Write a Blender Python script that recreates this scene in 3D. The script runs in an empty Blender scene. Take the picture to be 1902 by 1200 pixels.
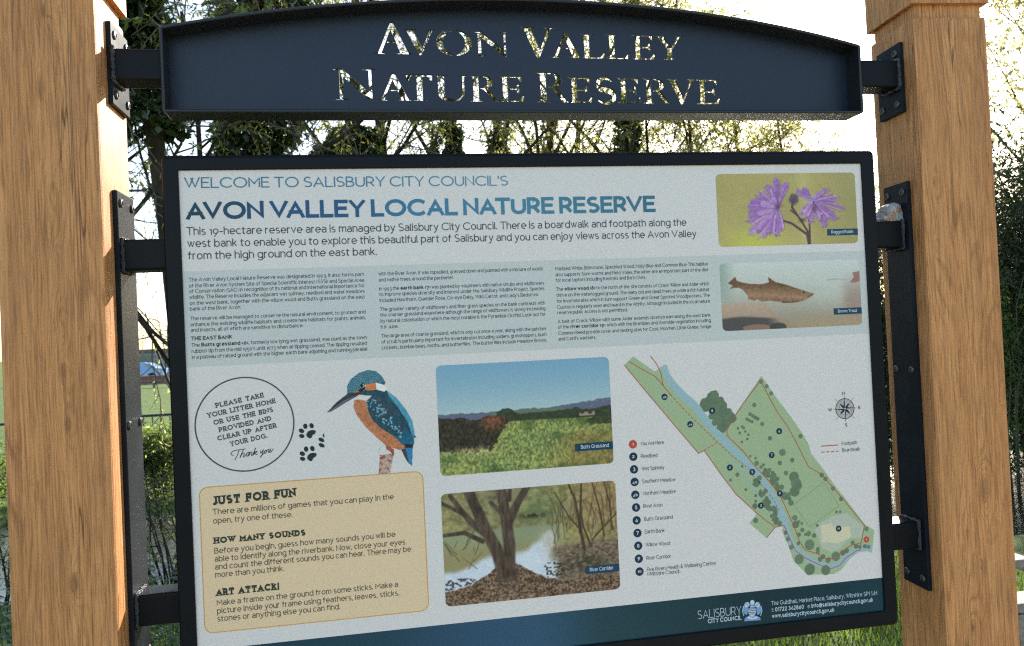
import bpy, bmesh, math, random
import numpy as np
from mathutils import Vector, Matrix
from mathutils.geometry import tessellate_polygon

sc = bpy.context.scene
R = math.radians
ZS = 1.835                      # height of the panel's top edge above the ground

# ------------------------------------------------------------------ camera
F_PX, YAW, PITCH, ROLL = 1479.3, 0.16989, 0.01506, -0.04633
CAM = np.array([0.29736, -1.32997, -0.28524 + ZS])
def cam_axes():
    d = np.array([math.sin(YAW)*math.cos(PITCH), math.cos(YAW)*math.cos(PITCH), math.sin(PITCH)])
    r = np.array([math.cos(YAW), -math.sin(YAW), 0.0]); u = np.cross(r, d)
    c, s = math.cos(ROLL), math.sin(ROLL)
    return c*r + s*u, -s*r + c*u, d
AX_R, AX_U, AX_D = cam_axes()
cd = bpy.data.cameras.new('camera'); cam = bpy.data.objects.new('camera', cd)
sc.collection.objects.link(cam); sc.camera = cam
cd.sensor_width = 36.0; cd.lens = F_PX/1902*36.0
cd.clip_start = 0.05; cd.clip_end = 2000
cd.dof.use_dof = True; cd.dof.focus_distance = 1.36; cd.dof.aperture_fstop = 12.0
M = Matrix(((AX_R[0], AX_U[0], -AX_D[0], CAM[0]), (AX_R[1], AX_U[1], -AX_D[1], CAM[1]),
            (AX_R[2], AX_U[2], -AX_D[2], CAM[2]), (0, 0, 0, 1)))
cam.matrix_world = M

# ------------------------------------------------------------------ sky and sun
SUN_EL, SUN_AZ = 25.5, 32.0     # azimuth from +Y towards +X
w = bpy.data.worlds.new('World'); sc.world = w; w.use_nodes = True
nt = w.node_tree; nt.nodes.clear()
bg = nt.nodes.new('ShaderNodeBackground'); wo = nt.nodes.new('ShaderNodeOutputWorld')
sky = nt.nodes.new('ShaderNodeTexSky'); sky.sky_type = 'NISHITA'; sky.sun_disc = False
sky.sun_elevation = R(SUN_EL); sky.sun_rotation = R(SUN_AZ)
sky.air_density = 1.0; sky.altitude = 250; sky.dust_density = 1.5; sky.ozone_density = 0.35
bg.inputs['Strength'].default_value = 0.11
nt.links.new(sky.outputs[0], bg.inputs[0]); nt.links.new(bg.outputs[0], wo.inputs[0])
sl = bpy.data.lights.new('sun', 'SUN'); so = bpy.data.objects.new('sun', sl); sc.collection.objects.link(so)
sl.energy = 4.9; sl.angle = R(0.53); sl.color = (1.0, 0.93, 0.82)
sdir = Vector((math.sin(R(SUN_AZ))*math.cos(R(SUN_EL)), math.cos(R(SUN_AZ))*math.cos(R(SUN_EL)), math.sin(R(SUN_EL))))
so.rotation_euler = sdir.to_track_quat('Z', 'Y').to_euler(); so.location = (8, 12, 9)
sc.view_settings.view_transform = 'Standard'; sc.view_settings.look = 'None'
sc.view_settings.gamma = 1.0; sc.view_settings.exposure = 1.70
sc.render.film_transparent = False
sc.cycles.filter_width = 1.2; sc.cycles.use_denoising = False; sc.cycles.caustics_reflective = False; sc.cycles.caustics_refractive = False; sc.cycles.sample_clamp_indirect = 4.0

# ------------------------------------------------------------------ measuring: picture point -> place
def at(px, py, Y):
    "place where the sight line through a picture point meets the upright plane at depth Y"
    v = AX_D + AX_R*(px-951)/F_PX - AX_U*(py-600)/F_PX
    return CAM + v*((Y-CAM[1])/v[1])
def at_x(px, py, X):
    v = AX_D + AX_R*(px-951)/F_PX - AX_U*(py-600)/F_PX
    return CAM + v*((X-CAM[0])/v[0])
def S(px, py):
    p = at(px, py, 0.0); return (float(p[0]), float(p[2])-ZS)
def win(x0, y0, s):
    return lambda X, Y: S(x0+X/s, y0+Y/s)

# ------------------------------------------------------------------ helpers
def srgb(*c):
    return tuple(((v/255)/12.92 if v/255 <= .04045 else ((v/255+.055)/1.055)**2.4) for v in c)
def link(o, parent=None):
    sc.collection.objects.link(o)
    if parent is not None: o.parent = parent
    return o
def tag(o, label=None, cat=None, group=None, kind=None):
    if label: o['label'] = label
    if cat: o['category'] = cat
    if group: o['group'] = group
    if kind: o['kind'] = kind
    return o
def base_of(o):
    v = Vector((0, 0, 0))
    while o is not None: v += o.location; o = o.parent
    return v
def empty(name, loc, label, cat, group=None):
    o = bpy.data.objects.new(name, None); o.location = loc; o.empty_display_size = .1
    link(o); return tag(o, label, cat, group)
def copy_tree(o, parent=None, shift=None):
    c = o.copy(); sc.collection.objects.link(c); c.parent = parent
    if shift is not None: c.location = o.location + Vector(shift)
    for ch in list(o.children): copy_tree(ch, c)
    return c

class MB:
    def __init__(s): s.v = []; s.f = []; s.c = []; s.mi = []; s.sm = []
    def add(s, verts, faces, col=None, mi=0, smooth=False):
        b = len(s.v); s.v.extend(tuple(map(float, p)) for p in verts)
        for f in faces: s.f.append(tuple(b+i for i in f)); s.mi.append(mi); s.sm.append(smooth)
        if col is not None:
            if len(col) == 3 and not hasattr(col[0], '__len__'): s.c.extend([tuple(col)]*len(verts))
            else: s.c.extend(tuple(c) for c in col)
    def box(s, lo, hi, mi=0):
        x0, y0, z0 = lo; x1, y1, z1 = hi
        s.add([(x0,y0,z0),(x1,y0,z0),(x1,y1,z0),(x0,y1,z0),(x0,y0,z1),(x1,y0,z1),(x1,y1,z1),(x0,y1,z1)],
              [(0,3,2,1),(4,5,6,7),(0,1,5,4),(1,2,6,5),(2,3,7,6),(3,0,4,7)], mi=mi)
    def bevbox(s, lo, hi, b, seg=2, rotz=0, mi=0):
        bm = bmesh.new(); bmesh.ops.create_cube(bm, size=1)
        c = [(a+e)/2 for a, e in zip(lo, hi)]; d = [e-a for a, e in zip(lo, hi)]
        for v in bm.verts: v.co = Vector((v.co.x*d[0], v.co.y*d[1], v.co.z*d[2]))
        bmesh.ops.bevel(bm, geom=bm.edges[:], offset=b, segments=seg, profile=.6, affect='EDGES')
        cr, sr = math.cos(rotz), math.sin(rotz)
        bm.verts.index_update()
        s.add([(v.co.x*cr-v.co.y*sr+c[0], v.co.x*sr+v.co.y*cr+c[1], v.co.z+c[2]) for v in bm.verts],
              [[v.index for v in f.verts] for f in bm.faces], mi=mi)
        bm.free()
    def tube(s, pts, rad, n=6, cap=True, mi=0, smooth=True):
        pts = [Vector(p) for p in pts]; k = len(pts); rings = []
        ref = Vector((0.31, 0.77, 0.2)).normalized()
        for i, p in enumerate(pts):
            t = (pts[min(i+1, k-1)]-pts[max(i-1, 0)])
            if t.length < 1e-9: t = Vector((0, 0, 1))
            t.normalize(); a = t.cross(ref)
            if a.length < 1e-3: a = t.cross(Vector((1, 0, 0)))
            a.normalize(); b = t.cross(a); r = rad[i] if hasattr(rad, '__len__') else rad
            rings.append([p + a*(r*math.cos(2*math.pi*j/n)) + b*(r*math.sin(2*math.pi*j/n)) for j in range(n)])
        vs = [q for ring in rings for q in ring]
        fs = [(i*n+j, i*n+(j+1) % n, (i+1)*n+(j+1) % n, (i+1)*n+j) for i in range(k-1) for j in range(n)]
        if cap: fs += [tuple(range(n))[::-1], tuple((k-1)*n+j for j in range(n))]
        s.add(vs, fs, mi=mi, smooth=smooth)
    def build(s, name, mats, parent=None, recalc=False):
        me = bpy.data.meshes.new(name)
        v = np.array(s.v, dtype=float).reshape(-1, 3)
        if parent is not None: org = np.array(base_of(parent))
        else: org = np.array([(v[:,0].min()+v[:,0].max())/2, (v[:,1].min()+v[:,1].max())/2, v[:,2].min()])
        me.from_pydata((v-org).tolist(), [], s.f)
        if not isinstance(mats, (list, tuple)): mats = [mats]
        for m in mats: me.materials.append(m)
        me.polygons.foreach_set('material_index', s.mi); me.polygons.foreach_set('use_smooth', s.sm)
        if s.c and len(s.c) == len(s.v):
            a = me.color_attributes.new('ink', 'FLOAT_COLOR', 'POINT')
            arr = np.ones((len(s.v), 4), dtype=np.float32); arr[:, :3] = np.array(s.c)
            a.data.foreach_set('color', arr.ravel())
        if recalc:
            bm = bmesh.new(); bm.from_mesh(me); bmesh.ops.recalc_face_normals(bm, faces=bm.faces[:]); bm.to_mesh(me); bm.free()
        me.update()
        o = bpy.data.objects.new(name, me)
        if parent is None: o.location = org
        return link(o, parent)

# ------------------------------------------------------------------ materials
class NT:
    def __init__(s, name):
        s.m = bpy.data.materials.new(name); s.m.use_nodes = True; s.t = s.m.node_tree; s.t.nodes.clear()
        s.out = s.n('OutputMaterial')
    def n(s, kind, **kw):
        x = s.t.nodes.new('ShaderNode'+kind)
        for k, v in kw.items():
            if k.startswith('i_'):
                key = k[2:]; key = int(key) if key.isdigit() else key.replace('_', ' ')
                s.set(x.inputs[key], v)
            else: setattr(x, k, v)
        return x
    def set(s, sock, v):
        if isinstance(v, bpy.types.NodeSocket): s.t.links.new(v, sock)
        elif isinstance(v, bpy.types.Node): s.t.links.new(v.outputs[0], sock)
        else:
            if hasattr(sock.default_value, '__len__') and hasattr(v, '__len__') and len(sock.default_value) == 4 and len(v) == 3: v = (*v, 1)
            sock.default_value = v
    def math(s, op, a, b=0.0, c=0.0, clamp=False):
        x = s.n('Math', operation=op, use_clamp=clamp); s.set(x.inputs[0], a); s.set(x.inputs[1], b)
        if op in ('MULTIPLY_ADD', 'SMOOTHSTEP', 'SMOOTH_MIN'): s.set(x.inputs[2], c)
        return x.outputs[0]
    def ramp(s, fac, stops, interp='LINEAR'):
        x = s.n('ValToRGB'); s.set(x.inputs[0], fac); x.color_ramp.interpolation = interp
        e = x.color_ramp.elements
        while len(e) < len(stops): e.new(.5)
        for el, (p, c) in zip(e, stops): el.position = p; el.color = (*c, 1) if len(c) == 3 else c
        return x.outputs[0]
    def mix(s, fac, a, b, mode='MIX'):
        x = s.n('Mix', data_type='RGBA', blend_type=mode); s.set(x.inputs[0], fac); s.set(x.inputs[6], a); s.set(x.inputs[7], b)
        return x.outputs[2]
    def noise(s, vec, scale, detail=3, rough=.5, dist=0.0):
        x = s.n('TexNoise'); s.set(x.inputs['Vector'], vec); x.inputs['Scale'].default_value = scale
        x.inputs['Detail'].default_value = detail; x.inputs['Roughness'].default_value = rough; x.inputs['Distortion'].default_value = dist
        return x.outputs[0]
    def obj(s, scale=(1, 1, 1), loc=(0, 0, 0)):
        c = s.n('TexCoord'); m = s.n('Mapping'); s.set(m.inputs[0], c.outputs['Object'])
        m.inputs['Scale'].default_value = scale; m.inputs['Location'].default_value = loc
        return m.outputs[0]
    def bump(s, h, strength, dist=.01):
        b = s.n('Bump'); b.inputs['Strength'].default_value = strength; b.inputs['Distance'].default_value = dist
        s.set(b.inputs['Height'], h); return b.outputs[0]
    def princ(s, color, rough=.5, metal=0.0, spec=.5, normal=None, coat=0.0):
        p = s.n('BsdfPrincipled'); s.set(p.inputs['Base Color'], color); s.set(p.inputs['Roughness'], rough)
        p.inputs['Metallic'].default_value = metal; p.inputs['Specular IOR Level'].default_value = spec
        p.inputs['Coat Weight'].default_value = coat
        if normal is not None: s.set(p.inputs['Normal'], normal)
        return p.outputs[0]
    def done(s, shader): s.set(s.out.inputs[0], shader); return s.m

def m_wood(name, knots, seed):
    "oiled oak: long pores and growth rings that part and close round the knots"
    t = NT(name); co = t.n('TexCoord').outputs['Object']; sp = t.n('SeparateXYZ', i_0=co)
    X, Y, Z = sp.outputs
    lo = t.noise(t.obj((8, 8, .9), (seed, seed*.3, 0)), 1.0, 2, .5)
    mid = t.noise(t.obj((26, 26, 4.5), (0, seed, 0)), 1.0, 3, .6)
    wob = t.noise(t.obj((34, 34, 20), (seed, 0, 3)), 1.0, 3, .6)
    ring = None; core = None
    for kx, kz, r in knots:                     # every knot pushes the ring field aside
        dx = t.math('MULTIPLY', t.math('SUBTRACT', X, kx), 1/r); dz = t.math('MULTIPLY', t.math('SUBTRACT', Z, kz), .34/r)
        d2 = t.math('ADD', t.math('MULTIPLY', dx, dx), t.math('MULTIPLY', dz, dz))
        d2 = t.math('MULTIPLY', d2, t.math('MULTIPLY_ADD', wob, 2.6, -.30))
        g = t.math('DIVIDE', r*2.1, t.math('ADD', d2, .55)); cg = t.math('POWER', 2.718, t.math('MULTIPLY', d2, -7.0 if r < .012 else -4.5))
        cg = t.math('MULTIPLY', cg, min(1.0, r/.015))
        ring = g if ring is None else t.math('ADD', ring, g)
        core = cg if core is None else t.math('MAXIMUM', core, cg)
    f = t.math('ADD', X, t.math('MULTIPLY', Y, .63))
    f = t.math('ADD', f, t.math('MULTIPLY', lo, .34)); f = t.math('ADD', f, t.math('MULTIPLY', mid, .05)); f = t.math('ADD', f, t.math('MULTIPLY', wob, .008)); f = t.math('ADD', f, ring)
    wv = t.n('Math', operation='SINE'); t.set(wv.inputs[0], t.math('MULTIPLY', f, 2*math.pi*74))
    rings = t.math('POWER', t.math('MULTIPLY_ADD', wv.outputs[0], .5, .5), 3.0)
    pores = t.noise(t.obj((520, 520, 16), (seed, 0, 0)), 1.0, 4, .65)
    fine = t.noise(t.obj((260, 260, 3.2), (0, 0, seed*3)), 1.0, 3, .6)
    streak = t.noise(t.obj((60, 60, 1.2), (0, 0, seed)), 1.0, 4, .6)
    blot = t.noise(t.obj((9, 9, 5), (seed, 2, 0)), 1.0, 4, .55)
    col = t.ramp(streak, [(.3, (.58, .245, .080)), (.5, (.68, .31, .110)), (.72, (.75, .365, .14))])
    gate = t.ramp(mid, [(.36, (.10,)*3), (.62, (1,)*3)])
    rg_ = t.math('MULTIPLY', t.math('MULTIPLY', rings, gate), t.math('MULTIPLY_ADD', pores, 1.5, -.12, clamp=True))
    col = t.mix(t.math('MULTIPLY', rg_, .82, clamp=True), col, (.20, .072, .022))
    pf = t.ramp(pores, [(.51, (0,)*3), (.63, (1,)*3)])
    col = t.mix(t.math('MULTIPLY', pf, .62), col, (.23, .088, .030))
    col = t.mix(t.ramp(fine, [(.40, (.45,)*3), (.60, (0,)*3)]), col, (.33, .15, .058))
    col = t.mix(t.ramp(blot, [(.48, (0,)*3), (.75, (.32,)*3)]), col, (.32, .15, .062))
    col = t.mix(t.math('MULTIPLY', t.ramp(core, [(.2, (0,)*3), (.8, (.68,)*3)]), t.math('MULTIPLY_ADD', wob, 1.3, .1, clamp=True)), col, (.12, .045, .018))
    h = t.math('ADD', t.math('MULTIPLY', rings, -.5), t.math('MULTIPLY', pf, -.8))
    ck = t.noise(t.obj((38, 38, .9), (seed*2, 0, seed)), 1.0, 2, .5)          # drying cracks
    cf = t.ramp(t.math('ABSOLUTE', t.math('SUBTRACT', ck, .5)), [(0, (1,)*3), (.008, (0,)*3)])
    cf = t.math('MULTIPLY', cf, t.ramp(lo, [(.48, (0,)*3), (.56, (1,)*3)]))
    col = t.mix(t.math('MULTIPLY', cf, .8), col, (.06, .025, .012))
    h = t.math('SUBTRACT', h, cf)
    return t.done(t.princ(col, .58, spec=.3, normal=t.bump(h, .4, .0012)))

def m_metal(name, col=(.012, .015, .021), rough=.38, dirt=.25, bump=.12, spec=.4):
    t = NT(name); o = t.obj()
    n1 = t.noise(o, 1100, 2, .6); n2 = t.noise(o, 14, 4, .6); n3 = t.noise(o, 70, 4, .65)
    c = t.mix(t.ramp(n2, [(.45, (0,)*3), (.8, (dirt,)*3)]), col, tuple(v*2.6+.01 for v in col))
    c = t.mix(t.ramp(n3, [(.70, (0,)*3), (.76, (dirt,)*3)]), c, (.09, .09, .085))
    r = t.math('MULTIPLY_ADD', n2, .16, rough-.08)
    return t.done(t.princ(c, r, spec=spec, normal=t.bump(n1, bump, .0006)))

def m_print(name, rough=.30):
    "ink or bare sheet of the printed panel: colour comes from the printing, under a faintly pebbled gloss laminate"
    t = NT(name); a = t.n('VertexColor', layer_name='ink').outputs[0]
    n1 = t.noise(t.obj(), 300, 2, .5)
    return t.done(t.princ(a, rough, spec=.24, normal=t.bump(n1, .06, .0008)))

def m_plain(name, col, rough=.6, metal=0.0, var=.2, scale=8, bump=0.0, bscale=60, spec=.4):
    t = NT(name); o = t.obj(); n = t.noise(o, scale, 4, .6)
    c = t.mix(t.ramp(n, [(.3, (0,)*3), (.7, (1,)*3)]), tuple(v*(1-var) for v in col), tuple(v*(1+var) for v in col))
    nm = t.bump(t.noise(o, bscale, 4, .6), bump, .01) if bump else None
    return t.done(t.princ(c, rough, metal, spec, nm))

def m_leaf(name, c0, c1, trans, tcol, rough=.5, spec=.5):
    t = NT(name); g = t.n('NewGeometry'); rnd = g.outputs['Random Per Island']
    c = t.mix(rnd, c0, c1); tc = t.mix(rnd, tcol, tuple(v*.62 for v in tcol))
    p = t.princ(c, rough, spec=spec); tr = t.n('BsdfTranslucent'); t.set(tr.inputs[0], tc)
    m = t.n('MixShader'); m.inputs[0].default_value = trans; t.set(m.inputs[1], p); t.set(m.inputs[2], tr.outputs[0])
    return t.done(m.outputs[0])

def m_bark(name, c0, c1, sc_=14):
    t = NT(name); n = t.noise(t.obj((1, 1, .25)), sc_, 5, .65); n2 = t.noise(t.obj(), 3, 3)
    c = t.mix(t.ramp(n, [(.35, (0,)*3), (.65, (1,)*3)]), c0, c1); c = t.mix(t.ramp(n2, [(.5, (0,)*3), (.75, (.5,)*3)]), c, (.05, .06, .03))
    return t.done(t.princ(c, .85, spec=.2, normal=t.bump(n, .6, .02)))

MAT = {}
MAT['frame'] = m_metal('powder_coated_frame', (.0055, .007, .0095), .36, .12, .12, .12)
MAT['header'] = m_metal('powder_coated_header', (.010, .018, .038), .42, .06, .10)
MAT['rim'] = m_metal('powder_coated_rim', (.012, .014, .018), .40, .15, .15)
MAT['plate'] = m_metal('painted_steel_plate', (.014, .017, .023), .34, .35, .0, .05)
MAT['bolt'] = m_plain('bolt_steel', (.10, .092, .085), .4, .7, .3, 300)
MAT['weld'] = m_plain('weld_paint', (.05, .055, .065), .22, 0, .4, 200, .8, 260, .7)
MAT['print'] = m_print('printed_laminate')
# ------------------------------------------------------------------ lettering: a monoline geometric alphabet drawn as strokes
def arc(cx, cy, rx, ry, a0, a1, n=None):
    n = n or max(4, int(abs(a1-a0)/22))
    return [(cx+rx*math.cos(R(a0+(a1-a0)*i/n)), cy+ry*math.sin(R(a0+(a1-a0)*i/n))) for i in range(n+1)]
XH = .72
def _caps():
    g = {}
    g['A'] = (.74, [[(0,0),(.37,1),(.74,0)], [(.12,.3),(.62,.3)]])
    g['B'] = (.57, [[(0,0),(0,1)], [(0,1),(.28,1)]+arc(.28,.76,.22,.24,90,-90)+[(0,.52)], [(.2,.52),(.31,.52)]+arc(.31,.26,.26,.26,90,-90)+[(0,0)]])
    g['C'] = (.82, [arc(.48,.5,.48,.5,42,318)])
    g['D'] = (.70, [[(0,0),(0,1)], [(0,1),(.25,1)]+arc(.25,.5,.45,.5,90,-90)+[(0,0)]])
    g['E'] = (.53, [[(.52,1),(0,1),(0,0),(.54,0)], [(0,.52),(.46,.52)]])
    g['F'] = (.50, [[(.52,1),(0,1),(0,0)], [(0,.5),(.44,.5)]])
    g['G'] = (.86, [arc(.48,.5,.48,.5,42,322)+[(.86,.2),(.86,.46),(.55,.46)]])
    g['H'] = (.66, [[(0,0),(0,1)], [(.66,0),(.66,1)], [(0,.52),(.66,.52)]])
    g['I'] = (0.0, [[(0,0),(0,1)]])
    g['J'] = (.38, [[(.38,1),(.38,.25)]+arc(.17,.25,.21,.25,0,-150)])
    g['K'] = (.60, [[(0,0),(0,1)], [(.58,1),(0,.38)], [(.18,.57),(.6,0)]])
    g['L'] = (.50, [[(0,1),(0,0),(.5,0)]])
    g['M'] = (.78, [[(0,0),(0,1),(.39,.36),(.78,1),(.78,0)]])
    g['N'] = (.66, [[(0,0),(0,1),(.66,0),(.66,1)]])
    g['O'] = (.96, [arc(.48,.5,.48,.5,90,450)])
    g['P'] = (.54, [[(0,0),(0,1)], [(0,1),(.26,1)]+arc(.26,.7,.28,.3,90,-90)+[(0,.4)]])
    g['Q'] = (.96, [arc(.48,.5,.48,.5,90,450), [(.6,.25),(.92,-.06)]])
    g['R'] = (.57, [[(0,0),(0,1)], [(0,1),(.26,1)]+arc(.26,.7,.28,.3,90,-90)+[(0,.4)], [(.3,.4),(.58,0)]])
    g['S'] = (.56, [arc(.28,.75,.26,.25,38,270)+arc(.28,.25,.28,.25,90,-142)[1:]])
    g['T'] = (.64, [[(0,1),(.64,1)], [(.32,0),(.32,1)]])
    g['U'] = (.66, [[(0,1),(0,.34)]+arc(.33,.33,.33,.33,180,360)+[(.66,1)]])
    g['V'] = (.74, [[(0,1),(.37,0),(.74,1)]])
    g['W'] = (1.06, [[(0,1),(.31,0),(.60,.94)], [(.46,.94),(.75,0),(1.06,1)]])
    g['X'] = (.66, [[(0,0),(.66,1)], [(0,1),(.66,0)]])
    g['Y'] = (.66, [[(0,1),(.33,.42),(.66,1)], [(.33,.42),(.33,0)]])
    g['Z'] = (.58, [[(0,1),(.58,1),(0,0),(.6,0)]])
    return g
def _lower():
    x = XH; r = x/2; g = {}
    bowl = lambda cx=.27: arc(cx, r, .27, r, 90, 450)
    g['a'] = (.47, [arc(.24,x-.22,.23,.22,150,0)+[(.47,0)], [(.47,.42),(.22,.42)]+arc(.22,.21,.22,.21,90,270)+[(.32,.01),(.47,.14)]])
    g['b'] = (.54, [[(0,0),(0,1.0)], bowl()])
    g['c'] = (.48, [arc(.27,r,.27,r,45,315)])
    g['d'] = (.54, [[(.54,0),(.54,1.0)], bowl()])
    g['e'] = (.54, [[(0.01,r),(.54,r)]+arc(.27,r,.27,r,0,318)])
    g['f'] = (.30, [[(.1,0),(.1,.78)]+arc(.28,.78,.18,.22,180,95), [(0,x-.04),(.3,x-.04)]])
    g['g'] = (.54, [bowl(), [(.54,x),(.54,-.06)]+arc(.27,-.06,.27,.25,0,-150)])
    g['h'] = (.47, [[(0,0),(0,1.0)], [(0,.4)]+arc(.235,x-.24,.235,.24,170,0)+[(.47,0)]])
    g['i'] = (0.0, [[(0,0),(0,x)], [(0,.89),(0,1.0)]])
    g['j'] = (.06, [[(.06,x),(.06,-.12)]+arc(-.1,-.12,.16,.18,0,-90), [(.06,.89),(.06,1.0)]])
    g['k'] = (.44, [[(0,0),(0,1.0)], [(.42,x),(0,.25)], [(.14,.42),(.44,0)]])
    g['l'] = (.06, [[(0,1.0),(0,.12)]+arc(.1,.12,.1,.12,180,270)])
    g['m'] = (.78, [[(0,0),(0,x)], [(0,.4)]+arc(.195,x-.22,.195,.22,170,0)+[(.39,0)], [(.39,.4)]+arc(.585,x-.22,.195,.22,170,0)+[(.78,0)]])
    g['n'] = (.47, [[(0,0),(0,x)], [(0,.4)]+arc(.235,x-.24,.235,.24,170,0)+[(.47,0)]])
    g['o'] = (.54, [bowl()])
    g['p'] = (.54, [[(0,-.3),(0,x)], bowl()])
    g['q'] = (.54, [[(.54,-.3),(.54,x)], bowl()])
    g['r'] = (.28, [[(0,0),(0,x)], [(0,.4)]+arc(.24,x-.27,.24,.27,170,80)])
    g['s'] = (.40, [arc(.2,x-.18,.18,.18,40,270)+arc(.2,.18,.2,.18,90,-140)[1:]])
    g['t'] = (.30, [[(.1,.95),(.1,.16)]+arc(.24,.16,.14,.16,180,290), [(0,x-.04),(.3,x-.04)]])
    g['u'] = (.47, [[(0,x),(0,.24)]+arc(.235,.24,.235,.24,180,360)+[(.47,x)], [(.47,x),(.47,0)]])
    g['v'] = (.48, [[(0,x),(.24,0),(.48,x)]])
    g['w'] = (.72, [[(0,x),(.2,0),(.41,.66)], [(.31,.66),(.52,0),(.72,x)]])
    g['x'] = (.44, [[(0,0),(.44,x)], [(0,x),(.44,0)]])
    g['y'] = (.48, [[(0,x),(.25,.04)], [(.48,x),(.2,-.12),(.1,-.27),(0,-.28)]])
    g['z'] = (.42, [[(0,x),(.42,x),(0,0),(.44,0)]])
    return g
def _digits():
    d = {}
    d['0'] = (.56, [arc(.28,.5,.28,.5,90,450)])
    d['1'] = (.22, [[(0,.82),(.2,1),(.2,0)]])
    d['2'] = (.50, [arc(.25,.75,.24,.25,160,-25)+[(0,0),(.52,0)]])
    d['3'] = (.50, [arc(.24,.76,.22,.24,150,-85), [(.16,.53)]+arc(.23,.27,.27,.27,85,-150)])
    d['4'] = (.58, [[(.44,0),(.44,1),(0,.27),(.6,.27)]])
    d['5'] = (.50, [[(.46,1),(.08,1),(.04,.55)]+arc(.23,.31,.27,.31,125,-145)])
    d['6'] = (.54, [[(.42,1),(.06,.46)], arc(.27,.31,.27,.31,90,450)])
    d['7'] = (.52, [[(0,1),(.52,1),(.16,0)]])
    d['8'] = (.52, [arc(.26,.76,.21,.24,90,450), arc(.26,.27,.26,.27,90,450)])
    d['9'] = (.54, [[(.12,0),(.48,.54)], arc(.27,.69,.27,.31,90,450)])
    return d
DIG = _digits(); GL = {**_caps(), **_lower()}
for ch, (w_, st) in DIG.items():                       # old-style figures
    f = (lambda p: (p[0]*.95, p[1]*XH)) if ch in '012' else ((lambda p: (p[0], p[1]-.27)) if ch in '34579' else (lambda p: p))
    GL[ch] = (w_, [[f(p) for p in s_] for s_ in st])
GL['.'] = (0.02, [[(0,0),(0,.07)]]); GL[','] = (.04, [[(.04,.07),(0,-.12)]]); GL[':'] = (.02, [[(0,0),(0,.07)], [(0,.55),(0,.62)]])
GL["'"] = (.02, [[(0.02,1),(0,.76)]]); GL['-'] = (.3, [[(0,.36),(.3,.36)]]); GL['!'] = (0.02, [[(0,1),(0,.28)], [(0,0),(0,.09)]])
GL['('] = (.16, [arc(.42,.4,.42,.66,142,218)]); GL[')'] = (.16, [arc(-.26,.4,.42,.66,38,-38)])
GL['&'] = (.62, [[(.62,0),(.14,.66)]+arc(.28,.8,.17,.2,215,-40)+[(.1,.42)]+arc(.25,.25,.25,.25,140,300)+[(.6,.45)]])
GL['@'] = (.9, [arc(.45,.4,.45,.52,-50,300), arc(.45,.4,.2,.24,0,360), [(.65,.62),(.66,.2),(.82,.22),(.9,.4)]])
KERN = {'AV': -.13, 'VA': -.13, 'AT': -.1, 'TA': -.1, 'TT': .02, 'LY': -.1, 'YO': -.05, 'LE': 0, 'Th': -.03, 'Wi': -.02, 'We': -.05, 'To': -.06, 'y.': -.05, 'r.': -.03, 'AK': 0, 'RV': -.05, 'OU': 0, 'AC': -.04}

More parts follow.
